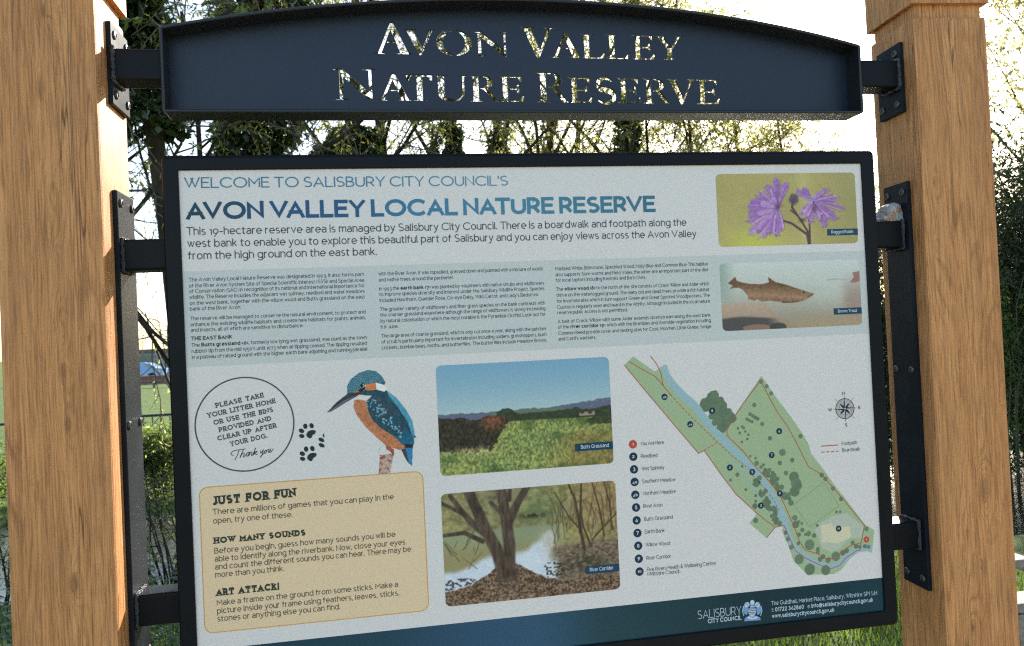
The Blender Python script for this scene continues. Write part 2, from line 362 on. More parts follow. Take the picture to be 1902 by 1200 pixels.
class Ink(MB):
    "flat printing on the panel: coordinates are (x, z) on the sheet, `lift` the layer"
    def __init__(s, lift=1): super().__init__(); s.lift = lift*2e-4; s.k = 0
    def P(s, x, z, extra=0.0): return (x, -s.lift-extra, z+ZS)
    def poly(s, pts, col, extra=0.0):
        t = tessellate_polygon([[Vector((p[0], p[1], 0)) for p in pts]])
        fs = []
        for a, b, c in t:
            A, B, C_ = pts[a], pts[b], pts[c]
            fs.append((a, b, c) if (B[0]-A[0])*(C_[1]-A[1])-(B[1]-A[1])*(C_[0]-A[0]) > 0 else (a, c, b))
        s.add([s.P(p[0], p[1], extra) for p in pts], fs, col)
    def disc(s, c, r, col, n=18, extra=0.0, ry=None):
        s.poly([(c[0]+r*math.cos(2*math.pi*i/n), c[1]+(ry or r)*math.sin(2*math.pi*i/n)) for i in range(n)], col, extra)
    def ribbon(s, pts, wd, col, extra=0.0, closed=False, fix=None):
        p = [np.array(q, float) for q in pts]
        k = len(p)
        if k < 2: return
        L = []; Rr = []
        if np.hypot(*(p[0]-p[-1])) < 1e-9 and k > 2: closed = True; p = p[:-1]; k -= 1
        for i in range(k):
            a = p[i-1] if (i > 0 or closed) else None; b = p[(i+1) % k] if (i < k-1 or closed) else None
            d1 = (p[i]-a) if a is not None else (b-p[i]); d2 = (b-p[i]) if b is not None else (p[i]-a)
            d1 = d1/max(np.hypot(*d1), 1e-12); d2 = d2/max(np.hypot(*d2), 1e-12)
            n1 = np.array([-d1[1], d1[0]]); n2 = np.array([-d2[1], d2[0]]); m = n1+n2; ml = np.hypot(*m)
            if ml < 1e-6: m = n1; sc_ = 1
            else: m = m/ml; sc_ = min(1/max(m@n1, .1), 2.6)
            L.append(p[i]+m*wd/2*sc_); Rr.append(p[i]-m*wd/2*sc_)
        if fix: L = [fix(q) for q in L]; Rr = [fix(q) for q in Rr]
        vs = [s.P(q[0], q[1], extra) for q in L]+[s.P(q[0], q[1], extra) for q in Rr]
        rng = range(k) if closed else range(k-1)
        s.add(vs, [(i, k+i, k+(i+1) % k, (i+1) % k) for i in rng], col)
    def dashed(s, pts, wd, col, dash, gap, extra=0.0):
        p = [np.array(q, float) for q in pts]; acc = 0.0; on = True
        for a, b in zip(p[:-1], p[1:]):
            L = np.hypot(*(b-a)); t = 0.0
            while t < L-1e-9:
                step = min((dash if on else gap)-acc, L-t)
                if on: s.ribbon([a+(b-a)*t/L, a+(b-a)*(t+step)/L], wd, col, extra)
                t += step; acc += step
                if acc >= (dash if on else gap)-1e-9: acc = 0.0; on = not on
    def layout(s, txt, wt, track, slab, lining):
        x = 0.0; out = []; bold = False; prev = ''; end = 0.0
        for ch in txt:
            if ch == '*': bold = not bold; continue
            if ch == ' ': x += (.62 if slab else .32)+track; prev = ''; continue
            w2 = wt*1.75 if bold else wt
            gw, st = (DIG[ch] if (lining and ch in DIG) else GL.get(ch, (.3, [])))
            x += KERN.get(prev+ch, 0.0)*(0 if slab else 1)
            out.append((ch, x+w2/2, w2, st, bold)); end = x+gw+w2
            x += gw+w2+(.115+track if not slab else .17+track); prev = ch
        return out, end
    def text(s, txt, p0, p1=None, cap=.01, wt=.1, col=(.03, .034, .04), track=0.0, slab=False, xs=1.0, lining=False, anchor='l', grad=None, skew=0.0, angle=None):
        out, end = s.layout(txt, wt, track, slab, lining)
        p0 = np.array(p0, float)
        if p1 is not None: d = np.array(p1, float)-p0; Lw = np.hypot(*d); sx = Lw/(end*cap); d = d/Lw
        else: a = angle or 0.0; d = np.array([math.cos(a), math.sin(a)]); sx = xs
        up = np.array([-d[1], d[0]])
        if anchor == 'c' and p1 is None: p0 = p0-d*end*cap*sx/2
        for ch, x, w2, st, bold in out:
            c = col if grad is None else grad(x/max(end, 1e-6))
            def T(q):
                y = q[1]*(1-w2)+w2/2 if q[1] >= 0 else q[1]+w2/2
                return np.array((x+q[0]+skew*y, y))
            def out2(v): return p0+d*(v[0]*cap*sx)+up*(v[1]*cap)
            for j, pts in enumerate(st):
                tp_ = [T(q) for q in pts]
                for e, e2 in ((0, 1), (-1, -2)):          # square line ends on uprights and bars
                    dv = tp_[e]-tp_[e2]; ln = np.hypot(*dv)
                    if ln > 1e-6 and (abs(dv[1]) > .8*ln or abs(dv[0]) > .97*ln) and len(pts) < 5: tp_[e] = tp_[e]+dv/ln*w2/2
                hi = max(T(q)[1] for q in pts)+w2/2; lo_ = min(T(q)[1] for q in pts)-w2/2
                s.ribbon(tp_, w2, c, extra=3e-5+j*1.5e-5, fix=lambda v: out2((v[0], min(max(v[1], lo_), hi))))
                if slab and ch not in '.!,':
                    for (e, e2) in ((pts[0], pts[1]), (pts[-1], pts[-2])):
                        dy = abs(e[1]-e2[1]); dx = abs(e[0]-e2[0])
                        if dy >= dx*1.1 and (abs(e[1]) < .02 or abs(e[1]-1) < .02):
                            yb = w2*.27 if e[1] < .5 else 1-w2*.27
                            q = [p0+d*((x+e[0]+k*w2*1.12)*cap*sx)+up*(yb*cap) for k in (-1, 1)]
                            s.ribbon(q, w2*.54*cap, c, extra=(j+6)*1.5e-5)
                        elif dx > dy and ch in 'ELTFZ':
                            yy = e[1]*(1-w2)+w2/2; s_ = -1 if e[1] > .5 else 1
                            if abs(e[1]-.5) < .1: q = [p0+d*((x+e[0])*cap*sx)+up*((yy+k*w2*.75)*cap) for k in (-1, 1)]
                            else: q = [p0+d*((x+e[0])*cap*sx)+up*((yy+k)*cap) for k in (-s_*w2*.5, s_*w2*1.1)]
                            s.ribbon(q, w2*.5*cap, c, extra=(j+9)*1.5e-5)
        return end*cap*sx
def rrect(q, r, n=5):
    "four corners (tl, tr, br, bl) on the sheet -> rounded outline of the upright rectangle they span"
    x0 = (q[0][0]+q[3][0])/2; x1 = (q[1][0]+q[2][0])/2; z1 = (q[0][1]+q[1][1])/2; z0 = (q[2][1]+q[3][1])/2
    pts = arc(x1-r, z1-r, r, r, 0, 90, n)+arc(x0+r, z1-r, r, r, 90, 180, n)+arc(x0+r, z0+r, r, r, 180, 270, n)+arc(x1-r, z0+r, r, r, 270, 360, n)
    return pts, (x0, x1, z0, z1)

# ================================================================== THE SIGN
W, H = 1.189, 0.8187
def zz(z): return z+ZS
SIGN = empty('information_sign', (.594, .03, 0), 'large nature reserve information board between two oak posts on the grass', 'sign')

# ---- oak posts
def make_post(cx, cy, wd, rot, mat):
    root = bpy.data.objects.new('post', None)
    p = MB(); h = wd/2; top = zz(.262)
    p.bevbox((cx-h, cy-h, -.45), (cx+h, cy+h, top), .006, 2, rot)
    n = h-.006
    p.bevbox((cx-n, cy-n, top-.004), (cx+n, cy+n, top+.026), .002, 1, rot)
    o = p.build('post', mat, SIGN)
    # object origin on the post axis so that grain runs with it
    sh = Vector((cx-SIGN.location.x, cy-SIGN.location.y, 0))
    o.data.transform(Matrix.Translation(-sh)); o.location = sh
    c = MB(); k = h+.004; z0 = top+.024; z1 = z0+.075; z2 = z1+.045
    cr, sr = math.cos(rot), math.sin(rot)
    rings = [(k, z0), (k, z1), (k*.35, z2)]
    vs = [(cx+(a*cr-b*sr)*r, cy+(a*sr+b*cr)*r, z) for r, z in rings for a, b in ((-1,-1),(1,-1),(1,1),(-1,1))]
    fs = [(3,2,1,0), (8,9,10,11)]+[(i*4+j, i*4+(j+1) % 4, i*4+4+(j+1) % 4, i*4+4+j) for i in (0, 1) for j in range(4)]
    c.add(vs, fs); c.build('post_cap', mat, o)
    return o
WL = .1475; XL = -.1018; YL = -.044
def knots(cx, Y, lst): return [(float(at(x, y, Y)[0])-cx, float(at(x, y, Y)[2]), r) for x, y, r in lst]
MAT['wood_near'] = m_wood('oak_near', knots(XL-WL/2, YL, [(98, 346, .010), (80, 20, .012), (105, 462, .007), (76, 165, .014), (110, 300, .008), (112, 580, .009), (118, 690, .013), (125, 790, .012), (138, 1085, .015), (60, 900, .006)]), 3.1)
make_post(XL-WL/2, YL+WL/2, WL, 0, MAT['wood_near'])
WR = .1432; RR = R(-4); XR = 1.290; YR = -.030
cr_, sr_ = math.cos(RR), math.sin(RR)
MAT['wood_far'] = m_wood('oak_far', knots(XR+WR/2, YR, [(1818, 912, .019), (1730, 340, .010), (1733, 458, .008), (1822, 290, .008), (1775, 655, .009), (1856, 728, .010), (1812, 1046, .006), (1800, 1165, .012), (1775, 540, .007)]), 8.7)
make_post(XR+(cr_*WR/2-sr_*WR/2), YR+(sr_*WR/2+cr_*WR/2), WR, RR, MAT['wood_far'])

# ---- steel mounting plates with their bolts, and the square tube arms welded to them
def bolt_mb(x, y, z, side):
    b = MB(); n = 14; prof = [(0, .0072), (.0014, .0072), (.0032, .0058), (.0036, .004), (.0018, .0034), (.0018, 0.0004)]
    vs = [(x+side*d, y+r*math.cos(2*math.pi*j/n), z+r*math.sin(2*math.pi*j/n)) for d, r in prof for j in range(n)]
    fs = [(i*n+j, i*n+(j+1) % n, (i+1)*n+(j+1) % n, (i+1)*n+j) for i in range(len(prof)-1) for j in range(n)]
    fs.append(tuple((len(prof)-1)*n+j for j in range(n)))
    b.add(vs, fs, smooth=False); return b
def make_plate(side, z0, z1, bolts):
    y0, y1 = (.005, .092) if side > 0 else (.004, .081)
    x = XL if side > 0 else XR
    p = MB(); lo = min(x, x+side*.008); yaw = 0
    p.bevbox((lo, y0, zz(z0)), (lo+.008, y1, zz(z1)), .0016, 2)
    def turn(mb):                               # the far post stands a few degrees askew and its plates with it
        if side < 0: mb.v = [(XR+(a-XR)*cr_-(b-YR)*sr_, YR+(a-XR)*sr_+(b-YR)*cr_, c) for a, b, c in mb.v]
        return mb
    o = turn(p).build('mounting_plate', MAT['plate'], SIGN)
    for z in bolts:
        for y in (y0+.014, y1-.014): turn(bolt_mb(x+side*.008, y, zz(z), side)).build('bolt', MAT['bolt'], o, recalc=True)
    return o
make_plate(1, .108, .240, (.222, .126)); make_plate(1, -.795, -.028, (-.047, -.40, -.775))
make_plate(-1, .098, .229, (.211, .116)); make_plate(-1, -.795, -.032, (-.051, -.385, -.775))
def weld_bead(mb, cx, y0, y1, z0, z1, side, rng):
    loop = [(y0, z0), (y0, z1), (y1, z1), (y1, z0), (y0, z0)]
    pts = []
    for (a, b), (c, d) in zip(loop[:-1], loop[1:]):
        n = max(3, int(math.hypot(c-a, d-b)/.004))
        pts += [(cx+side*.002, a+(c-a)*i/n+rng.uniform(-.0008, .0008), b+(d-b)*i/n+rng.uniform(-.0008, .0008)) for i in range(n)]
    pts.append(pts[0]); mb.tube(pts, [.0030+rng.uniform(-.0008, .0012) for _ in pts], 6)
def make_arm(side, xa, xb, y0, z1, size, rng):
    a = MB(); lo, hi = min(xa, xb), max(xa, xb)+(.004 if side < 0 else 0)
    a.bevbox((lo, y0, zz(z1-size)), (hi, y0+size, zz(z1)), .0045, 3)
    o = a.build('arm', MAT['frame'], SIGN)
    wb = MB(); weld_bead(wb, xa, y0-.001, y0+size+.001, zz(z1-size)-.001, zz(z1)+.001, side, rng)
    wb.build('weld', MAT['weld'], o)
rg = random.Random(5)
pl, pr = XL+.008, XR-.008
make_arm(1, pl, -.020, .003, .196, .050, rg); make_arm(-1, pr, 1.2025, .003, .194, .050, rg)
for z in (-.105, -.668):
    make_arm(1, pl, -.022, .016, z, .050, rg); make_arm(-1, pr, 1.210, .016, z, .050, rg)

# ---- header board: arched flat-bar rim, plate set at its back, letters cut right through
HX0, HX1, HZ0 = -.0213, 1.2025, .0935
arc_px = [(296, 49.5), (350, 37.5), (417, 27), (480, 19), (553, 12), (620, 6.5), (690, 2.2), (790, -2.6), (900, -4.6), (1020, -3), (1150, 4.5), (1249, 14), (1348, 28), (1446, 47), (1545, 69.5), (1598, 82)]
arc_pts = [S(x, y) for x, y in arc_px]
xs_ = np.array([HX0+.004+(HX1-HX0-.008)*i/60 for i in range(61)])
pc = np.polyfit([p[0] for p in arc_pts], [p[1] for p in arc_pts], 4)
arch = [(float(x), float(np.polyval(pc, x))) for x in xs_]
def inset(pts, d):
    k = len(pts); out = []
    for i in range(k):
        a, b, c = (np.array(pts[j % k]) for j in (i-1, i, i+1))
        d1 = (b-a)/np.hypot(*(b-a)); d2 = (c-b)/np.hypot(*(c-b)); m = np.array([-d1[1]-d2[1], d1[0]+d2[0]]); m /= np.hypot(*m)
        out.append(tuple(b+m*d/max(m@np.array([-d1[1], d1[0]]), .3)))
    return out
def corner(c, r, a0): return arc(c[0], c[1], r, r, a0, a0+90, 4)
rr_ = .006
outline = corner((HX0+rr_, HZ0+rr_), rr_, 180)+corner((HX1-rr_, HZ0+rr_), rr_, 270)+[(HX1, arch[-1][1]-.003)]+arch[::-1]+[(HX0, arch[0][1]-.003)]
inner = inset(outline, .005)
HD0, HD1 = 0.0, .050
hb = MB(); k = len(outline)
loops = [(outline, HD1), (outline, HD0+.0012), (inset(outline, .0012), HD0), (inset(outline, .0038), HD0), (inner, HD0+.0012), (inner, HD1-.004)]
hb.add([(x, y, zz(z)) for l, y in loops for x, z in l],
       [(i*k+j, i*k+(j+1) % k, (i+1)*k+(j+1) % k, (i+1)*k+j) for i in range(len(loops)-1) for j in range(k)])
HROOT = hb.build('header_rim', MAT['rim'], SIGN, recalc=True)

SERIF = {
 'A': (1, [[(0,0),(.30,0),(.30,.035),(.20,.05),(.46,.80),(.70,.05),(.60,.035),(.60,0),(1,0),(1,.035),(.93,.05),(.54,1.02),(.46,1.02),(.11,.05),(0,.035)], [(.355,.36),(.575,.36),(.56,.425),(.375,.425)]]),
 'V': (1, [[(0,1),(0,.965),(.09,.95),(.46,-.02),(.54,-.02),(.90,.95),(1,.965),(1,1),(.70,1),(.70,.965),(.81,.95),(.57,.26),(.31,.95),(.40,.965),(.40,1)]]),
 'O': (1, [arc(.49,.5,.49,.52,97,263,16)+arc(.52,.5,.33,.47,258,102,16), arc(.51,.5,.49,.52,-83,83,16)+arc(.48,.5,.33,.47,78,-78,16)]),
 'N': (1, [[(0,1),(.22,1),(.84,.27),(.84,.95),(.70,.965),(.70,1),(1,1),(1,.965),(.91,.95),(.91,-.03),(.85,-.03),(.23,.74),(.23,.05),(.34,.035),(.34,0),(.03,0),(.03,.035),(.14,.05),(.14,.92),(0,.965)]]),
 'L': (1, [[(0,1),(0,.965),(.14,.95),(.14,.05),(0,.035),(0,0),(.92,0),(1,.26),(.94,.26),(.80,.06),(.37,.06),(.37,.95),(.52,.965),(.52,1)]]),
 'E': (1, [[(0,1),(0,.965),(.15,.95),(.15,.05),(0,.035),(0,0),(.93,0),(1,.25),(.94,.25),(.80,.065),(.37,.065),(.37,.47),(.66,.47),(.74,.33),(.80,.33),(.80,.69),(.74,.69),(.66,.54),(.37,.54),(.37,.935),(.74,.935),(.85,.77),(.91,.77),(.90,1)]]),
 'Y': (1, [[(0,1),(0,.965),(.08,.95),(.40,.42),(.40,.05),(.27,.035),(.27,0),(.75,0),(.75,.035),(.61,.05),(.61,.44),(.91,.95),(1,.965),(1,1),(.74,1),(.74,.965),(.82,.95),(.57,.52),(.31,.95),(.39,.965),(.39,1)]]),
 'T': (1, [[(0,1),(.02,.74),(.07,.74),(.18,.925),(.39,.925),(.39,.05),(.25,.035),(.25,0),(.75,0),(.75,.035),(.61,.05),(.61,.925),(.82,.925),(.93,.74),(.98,.74),(1,1)]]),
 'U': (1, [[(0,1),(0,.965),(.12,.95)]+arc(.52,.3,.40,.32,180,360,14)+[(.92,.95),(1,.965),(1,1),(.72,1),(.72,.965),(.85,.95)]+arc(.585,.3,.265,.235,0,-180,14)+[(.32,.95),(.44,.965),(.44,1)]]),
 'R': (1, [[(0,1),(0,.965),(.12,.95),(.12,.05),(0,.035),(0,0),(.44,0),(.44,.035),(.31,.05),(.31,1)], [(.36,1),(.46,1)]+arc(.46,.745,.32,.255,90,-62,10)[1:]+[(.92,.06),(1.02,.035),(1.02,0),(.80,0),(.47,.46),(.36,.49),(.36,.535),(.46,.535)]+arc(.44,.745,.16,.2,-80,90,10)+[(.36,.945)]]),
}
def s_letter():
    sk = arc(.48,.745,.36,.235,30,270,16)+arc(.48,.255,.42,.255,90,-150,16)[1:]
    n = len(sk); Lf = []; Rt = []
    for i, p in enumerate(sk):
        a = sk[max(i-1, 0)]; b = sk[min(i+1, n-1)]; d = np.array([b[0]-a[0], b[1]-a[1]]); d /= np.hypot(*d)
        wv = .045+.085*math.sin(math.pi*i/(n-1))**1.6; nn = np.array([-d[1], d[0]])
        Lf.append(tuple(np.array(p)+nn*wv)); Rt.append(tuple(np.array(p)-nn*wv))
    return (1, [Lf+Rt[::-1]])
SERIF['S'] = s_letter()
def hz(px, py):
    p = at(px, py, HD1-.006); return (float(p[0]), float(p[2])-ZS)
rows = [  # letters with the picture columns they span, and the row's base line
 ([('A',695,764,1),('V',751,811,0),('O',811,877,0),('N',879,947,0),('V',968,1031,1),('A',1023.5,1081,0),('L',1079,1125,0),('L',1126,1171,0),('E',1174,1217.5,0),('Y',1219.5,1268,0)], (695,100.5,1255,112.5), .0535, .0438),
 ([('N',621,699,1),('A',702,764,0),('T',756,805,0),('U',807,869,0),('R',873,929,0),('E',927.5,975,0),('R',997,1058,1),('E',1056,1101.5,0),('S',1107.5,1145,0),('E',1147.5,1191,0),('R',1195,1246,0),('V',1240,1293,0),('E',1294,1338,0)], (623,186,1336,194.5), .0535, .0455)]
cv = bpy.data.curves.new('header_board', 'CURVE'); cv.dimensions = '2D'; cv.fill_mode = 'BOTH'; cv.extrude = .0025; cv.resolution_u = 1
def spline(pts):
    sp = cv.splines.new('POLY'); sp.points.add(len(pts)-1); sp.use_cyclic_u = True
    for q, p in zip(sp.points, pts): q.co = (p[0], p[1], 0, 1)
spline(inset(outline, .0046))
for letters, (bx0, by0, bx1, by1), hbig, hsmall in rows:
    for ch, a, b, big in letters:
        base = lambda x: by0+(by1-by0)*(x-bx0)/(bx1-bx0)
        xa, za = hz(a, base(a)); xb, zb = hz(b, base(b)); hh = hbig if big else hsmall
        for pol in SERIF[ch][1]: spline([(xa+(xb-xa)*u, (za+zb)/2+hh*v) for u, v in pol])
tmp = bpy.data.objects.new('tmp', cv); sc.collection.objects.link(tmp)
dg = bpy.context.evaluated_depsgraph_get()
me0 = bpy.data.meshes.new_from_object(tmp.evaluated_get(dg))
hp = MB()
hp.add([(v.co.x, HD1-.006-v.co.z, zz(v.co.y)) for v in me0.vertices], [tuple(p.vertices)[::-1] for p in me0.polygons])
bpy.data.objects.remove(tmp); bpy.data.meshes.remove(me0); bpy.data.curves.remove(cv)
hp.build('header_board', MAT['header'], SIGN)

# ---- the panel: folded steel surround and the printed sheet in it
def rloop(x0, x1, z0, z1, r, n=6):
    return arc(x1-r, z1-r, r, r, 0, 90, n)+arc(x0+r, z1-r, r, r, 90, 180, n)+arc(x0+r, z0+r, r, r, 180, 270, n)+arc(x1-r, z0+r, r, r, 270, 360, n)
ox0, ox1, oz0, oz1 = -.0262, 1.2162, -.8465, .0245
fr = MB(); lp = []
def lay(d, y, r): lp.append((rloop(ox0+d, ox1-d, oz0+d, oz1-d, r), y))
lay(0, .058, .009); lay(0, .003, .009)
for a in (30, 60, 90): lay(.006*(1-math.cos(R(a))), .003-.007*math.sin(R(a)), .009)
ir = rloop(0, W, -H, 0, .0012)
lp.append((rloop(-.0012, W+.0012, -H-.0012, .0012, .002), -.004)); lp.append((ir, -.0030)); lp.append((ir, .0015))
k = len(ir)
fr.add([(x, y, zz(z)) for l, y in lp for x, z in l], [(i*k+j, i*k+(j+1) % k, (i+1)*k+(j+1) % k, (i+1)*k+j) for i in range(len(lp)-1) for j in range(k)])
b0 = len(fr.v); fr.add([(x, .058, zz(z)) for x, z in lp[0][0]], [tuple(range(k))])
fr.build('panel_frame', MAT['frame'], SIGN, recalc=True)
PAPER = srgb(222, 226, 227)
PAPER = (.738, .69, .65)
sh = MB(); n1, n2 = 2, 2
sh.add([(-.0005, 0, zz(-H-.0005)), (W+.0005, 0, zz(-H-.0005)), (W+.0005, 0, zz(.0005)), (-.0005, 0, zz(.0005)),
        (-.0005, .003, zz(-H-.0005)), (W+.0005, .003, zz(-H-.0005)), (W+.0005, .003, zz(.0005)), (-.0005, .003, zz(.0005))],
       [(0,1,2,3),(7,6,5,4),(0,4,5,1),(2,6,7,3),(1,5,6,2),(0,3,7,4)], PAPER)
SHEET = sh.build('printed_sheet', MAT['print'], SIGN)

class PInk(Ink):
    def P(s, x, z, extra=0.0): return (x, -s.lift-extra, z+ZS)
INK = srgb(62, 66, 76); TEAL = srgb(20, 62, 84)
LPAPER = PAPER
def ink(name, k, fn, label=None):
    i = Ink(k); fn(i); o = i.build(name, MAT['print'], SHEET)
    if label: o['label'] = label
    return o

def lerp(a, b, t): return tuple(x+(y-x)*t for x, y in zip(a, b))
def stops(t, st):
    for (p, c), (q, d) in zip(st[:-1], st[1:]):
        if t <= q: return lerp(c, d, max(0, (t-p)/(q-p)))
    return st[-1][1]

# grey text band and the teal foot band (its printing shifts from teal to blue along the sheet)
def f_band(i):
    zt = (S(339, 504)[1]+S(1606, 466.5)[1])/2; zb = (S(346, 683)[1]+S(1614, 618.6)[1])/2
    i.poly([(0, zb), (W, zb), (W, zt), (0, zt)], tuple(a*b for a, b in zip(PAPER, (.80, .87, .88))))
ink('text_band', 1, f_band)
def f_foot(i):
    zt = -.759; n = 60
    st = [(0, srgb(18, 56, 66)), (.25, srgb(20, 66, 84)), (.38, srgb(38, 80, 108)), (.46, srgb(42, 84, 110)), (.55, srgb(18, 66, 76)), (.8, srgb(10, 50, 58)), (1, srgb(14, 58, 68))]
    for j in range(n):
        a, b = W*j/n, W*(j+1)/n; c0, c1 = stops(j/n, st), stops((j+1)/n, st)
        i.add([i.P(a, -H), i.P(b, -H), i.P(b, zt), i.P(a, zt)], [(0, 1, 2, 3)], [c0, c1, c1, c0])
FOOT = ink('foot_band', 1, f_foot)

H1 = [(0, srgb(62, 118, 138)), (.55, srgb(70, 128, 156)), (1, srgb(96, 144, 164))]
H2 = [(0, srgb(18, 62, 78)), (.22, srgb(32, 84, 126)), (.36, srgb(34, 88, 128)), (.42, srgb(60, 124, 156)), (.7, srgb(72, 132, 156)), (1, srgb(58, 112, 132))]
ink('welcome_line', 2, lambda i: i.text("WELCOME TO SALISBURY CITY COUNCIL'S", S(342.5, 349.5), S(944, 345), cap=.0172, wt=.105, track=-.03, grad=lambda t: stops(t, H1)))
ink('heading', 2, lambda i: i.text("AVON VALLEY LOCAL NATURE RESERVE", S(346, 408.5), S(1217.6, 393.8), cap=.0288, wt=.20, track=-.065, grad=lambda t: stops(t, H2)))
def f_intro(i):
    kw = dict(cap=.0130, wt=.105, track=-.02, col=INK)
    i.text('This 19-hectare reserve area is managed by Salisbury City Council. There is a boardwalk and footpath along the', S(346.5, 437), S(1275, 419.5), **kw)
    i.text('west bank to enable you to explore this beautiful part of Salisbury and you can enjoy views across the Avon Valley', S(348.4, 459.7), S(1293.5, 440.5), **kw)
    i.text('from the high ground on the east bank.', S(349.5, 482.4), S(700, 474), **kw)
ink('introduction_text', 2, f_intro)

COL1 = [(523.3, 'The Avon Valley Local Nature Reserve was designated in 1993, it also forms part'), (534.6, 'of the River Avon System Site of Special Scientific Interest (SSSI) and Special Area'), (544.9, 'of Conservation (SAC) in recognition of its national and international importance for'), (555.7, 'wildlife. The Reserve includes the adjacent wet spinney, reedbed and water meadows'), (566.8, 'on the west bank, together with the willow wood and Butts grassland on the east'), (577.4, '|bank of the River Avon.'),
 (595.6, 'The reserve will be managed to conserve the natural environment, to protect and'), (606.6, 'enhance the existing wildlife habitats and create new habitats for plants, animals,'), (616.8, '|and insects, all of which are sensitive to disturbance.'),
 (632.5, '|*THE EAST BANK*'), (644.8, 'The *Butts grassland (6)*, formerly low lying wet grassland, was used as the town'), (656.1, "rubbish tip from the mid 1950's until 1973 when all tipping ceased. The tipping resulted"), (667.1, 'in a plateau of raised ground with the higher earth bank adjoining and running parallel')]
COL2 = [(512.2, 'with the River Avon. It was topsoiled, grassed down and planted with a mixture of exotic'), (523.3, '|and native trees around the perimeter.'), (539.9, 'In 1993 the *earth bank (7)* was planted by volunteers with native shrubs and wildflowers'), (550.3, 'to improve species diversity and interest under the Salisbury Wildlife Project. Species'), (561.4, "|included Hawthorn, Guelder Rose, Ox-eye Daisy, Wild Carrot, and Lady's Bedstraw."), (578.1, 'The greater variety of wildflowers and finer grass species on the bank contrasts with'), (588.5, 'the coarser grassland elsewhere although the range of wildflowers is slowly increasing'), (599.6, 'by natural colonisation of which the most notable is the Pyramidal Orchid. Look out for'), (610.7, '|it in June.'), (627.4, 'The large area of coarse grassland, which is only cut once a year, along with the patches'), (638.5, 'of scrub is particularly important for invertebrates including spiders, grasshoppers, bush'), (649.5, 'crickets, bumble bees, moths, and butterflies. The butterflies include Meadow Brown,')]
COL3 = [(502.5, 'Marbled White, Brimstone, Speckled Wood, Holly Blue and Common Blue This habitat'), (513.6, 'also supports Slow-worms and Field Voles, the latter are an important part of the diet'), (524, '|for local raptors including Kestrels and Barn Owls.'), (540.6, 'The *willow wood (8)* to the north of the site consists of Crack Willow and Alder which'), (551.7, 'thrive on the waterlogged ground. The many old and dead trees provide a rich habitat'), (562.8, 'for invertebrates which in turn support Green and Great Spotted Woodpeckers. The'), (574, 'Cuckoo is regularly seen and heard in the vicinity. Although included in the local nature'), (584, '|reserve public access is not permitted.'), (600.7, 'A belt of Crack Willow with some Alder extends downstream along the east bank'), (611, 'of the *river corridor (9)* which with the Brambles and riverside vegetation including'), (622.5, 'Common Reed provide cover and nesting sites for Coot, Moorhen, Little Grebe, Sedge'), (633, "|and Cetti's warblers.")]
def f_body(i):
    for col, (xa, ya, xb, yb), (ra, rya, rb, ryb) in ((COL1, (350.3, 523, 357, 667), (675.8, 514, 682.6, 651)), (COL2, (702.6, 512, 709.5, 649.5), (1009.7, 502, 1015.5, 634)), (COL3, (1031.5, 502.5, 1037.4, 633), (1315, 489, 1320.9, 610))):
        x0 = (S(xa, ya)[0]+S(xb, yb)[0])/2; x1 = (S(ra, rya)[0]+S(rb, ryb)[0])/2; cap = .00625
        xsn = []
        for y, t in col:
            z = S(xa+(xb-xa)*(y-ya)/(yb-ya), y)[1]
            if t[0] != '|':
                _, e = i.layout(t, .125, -.02, False, False); xsn.append((x1-x0)/(e*cap))
                i.text(t, (x0, z), (x1, z), cap=cap, wt=.125, track=-.02, col=INK)
        for y, t in col:
            if t[0] == '|': i.text(t[1:], (x0, S(xa+(xb-xa)*(y-ya)/(yb-ya), y)[1]), None, cap=cap, wt=.125, track=-.02, col=INK, xs=float(np.median(xsn)))
ink('body_text', 2, f_body)

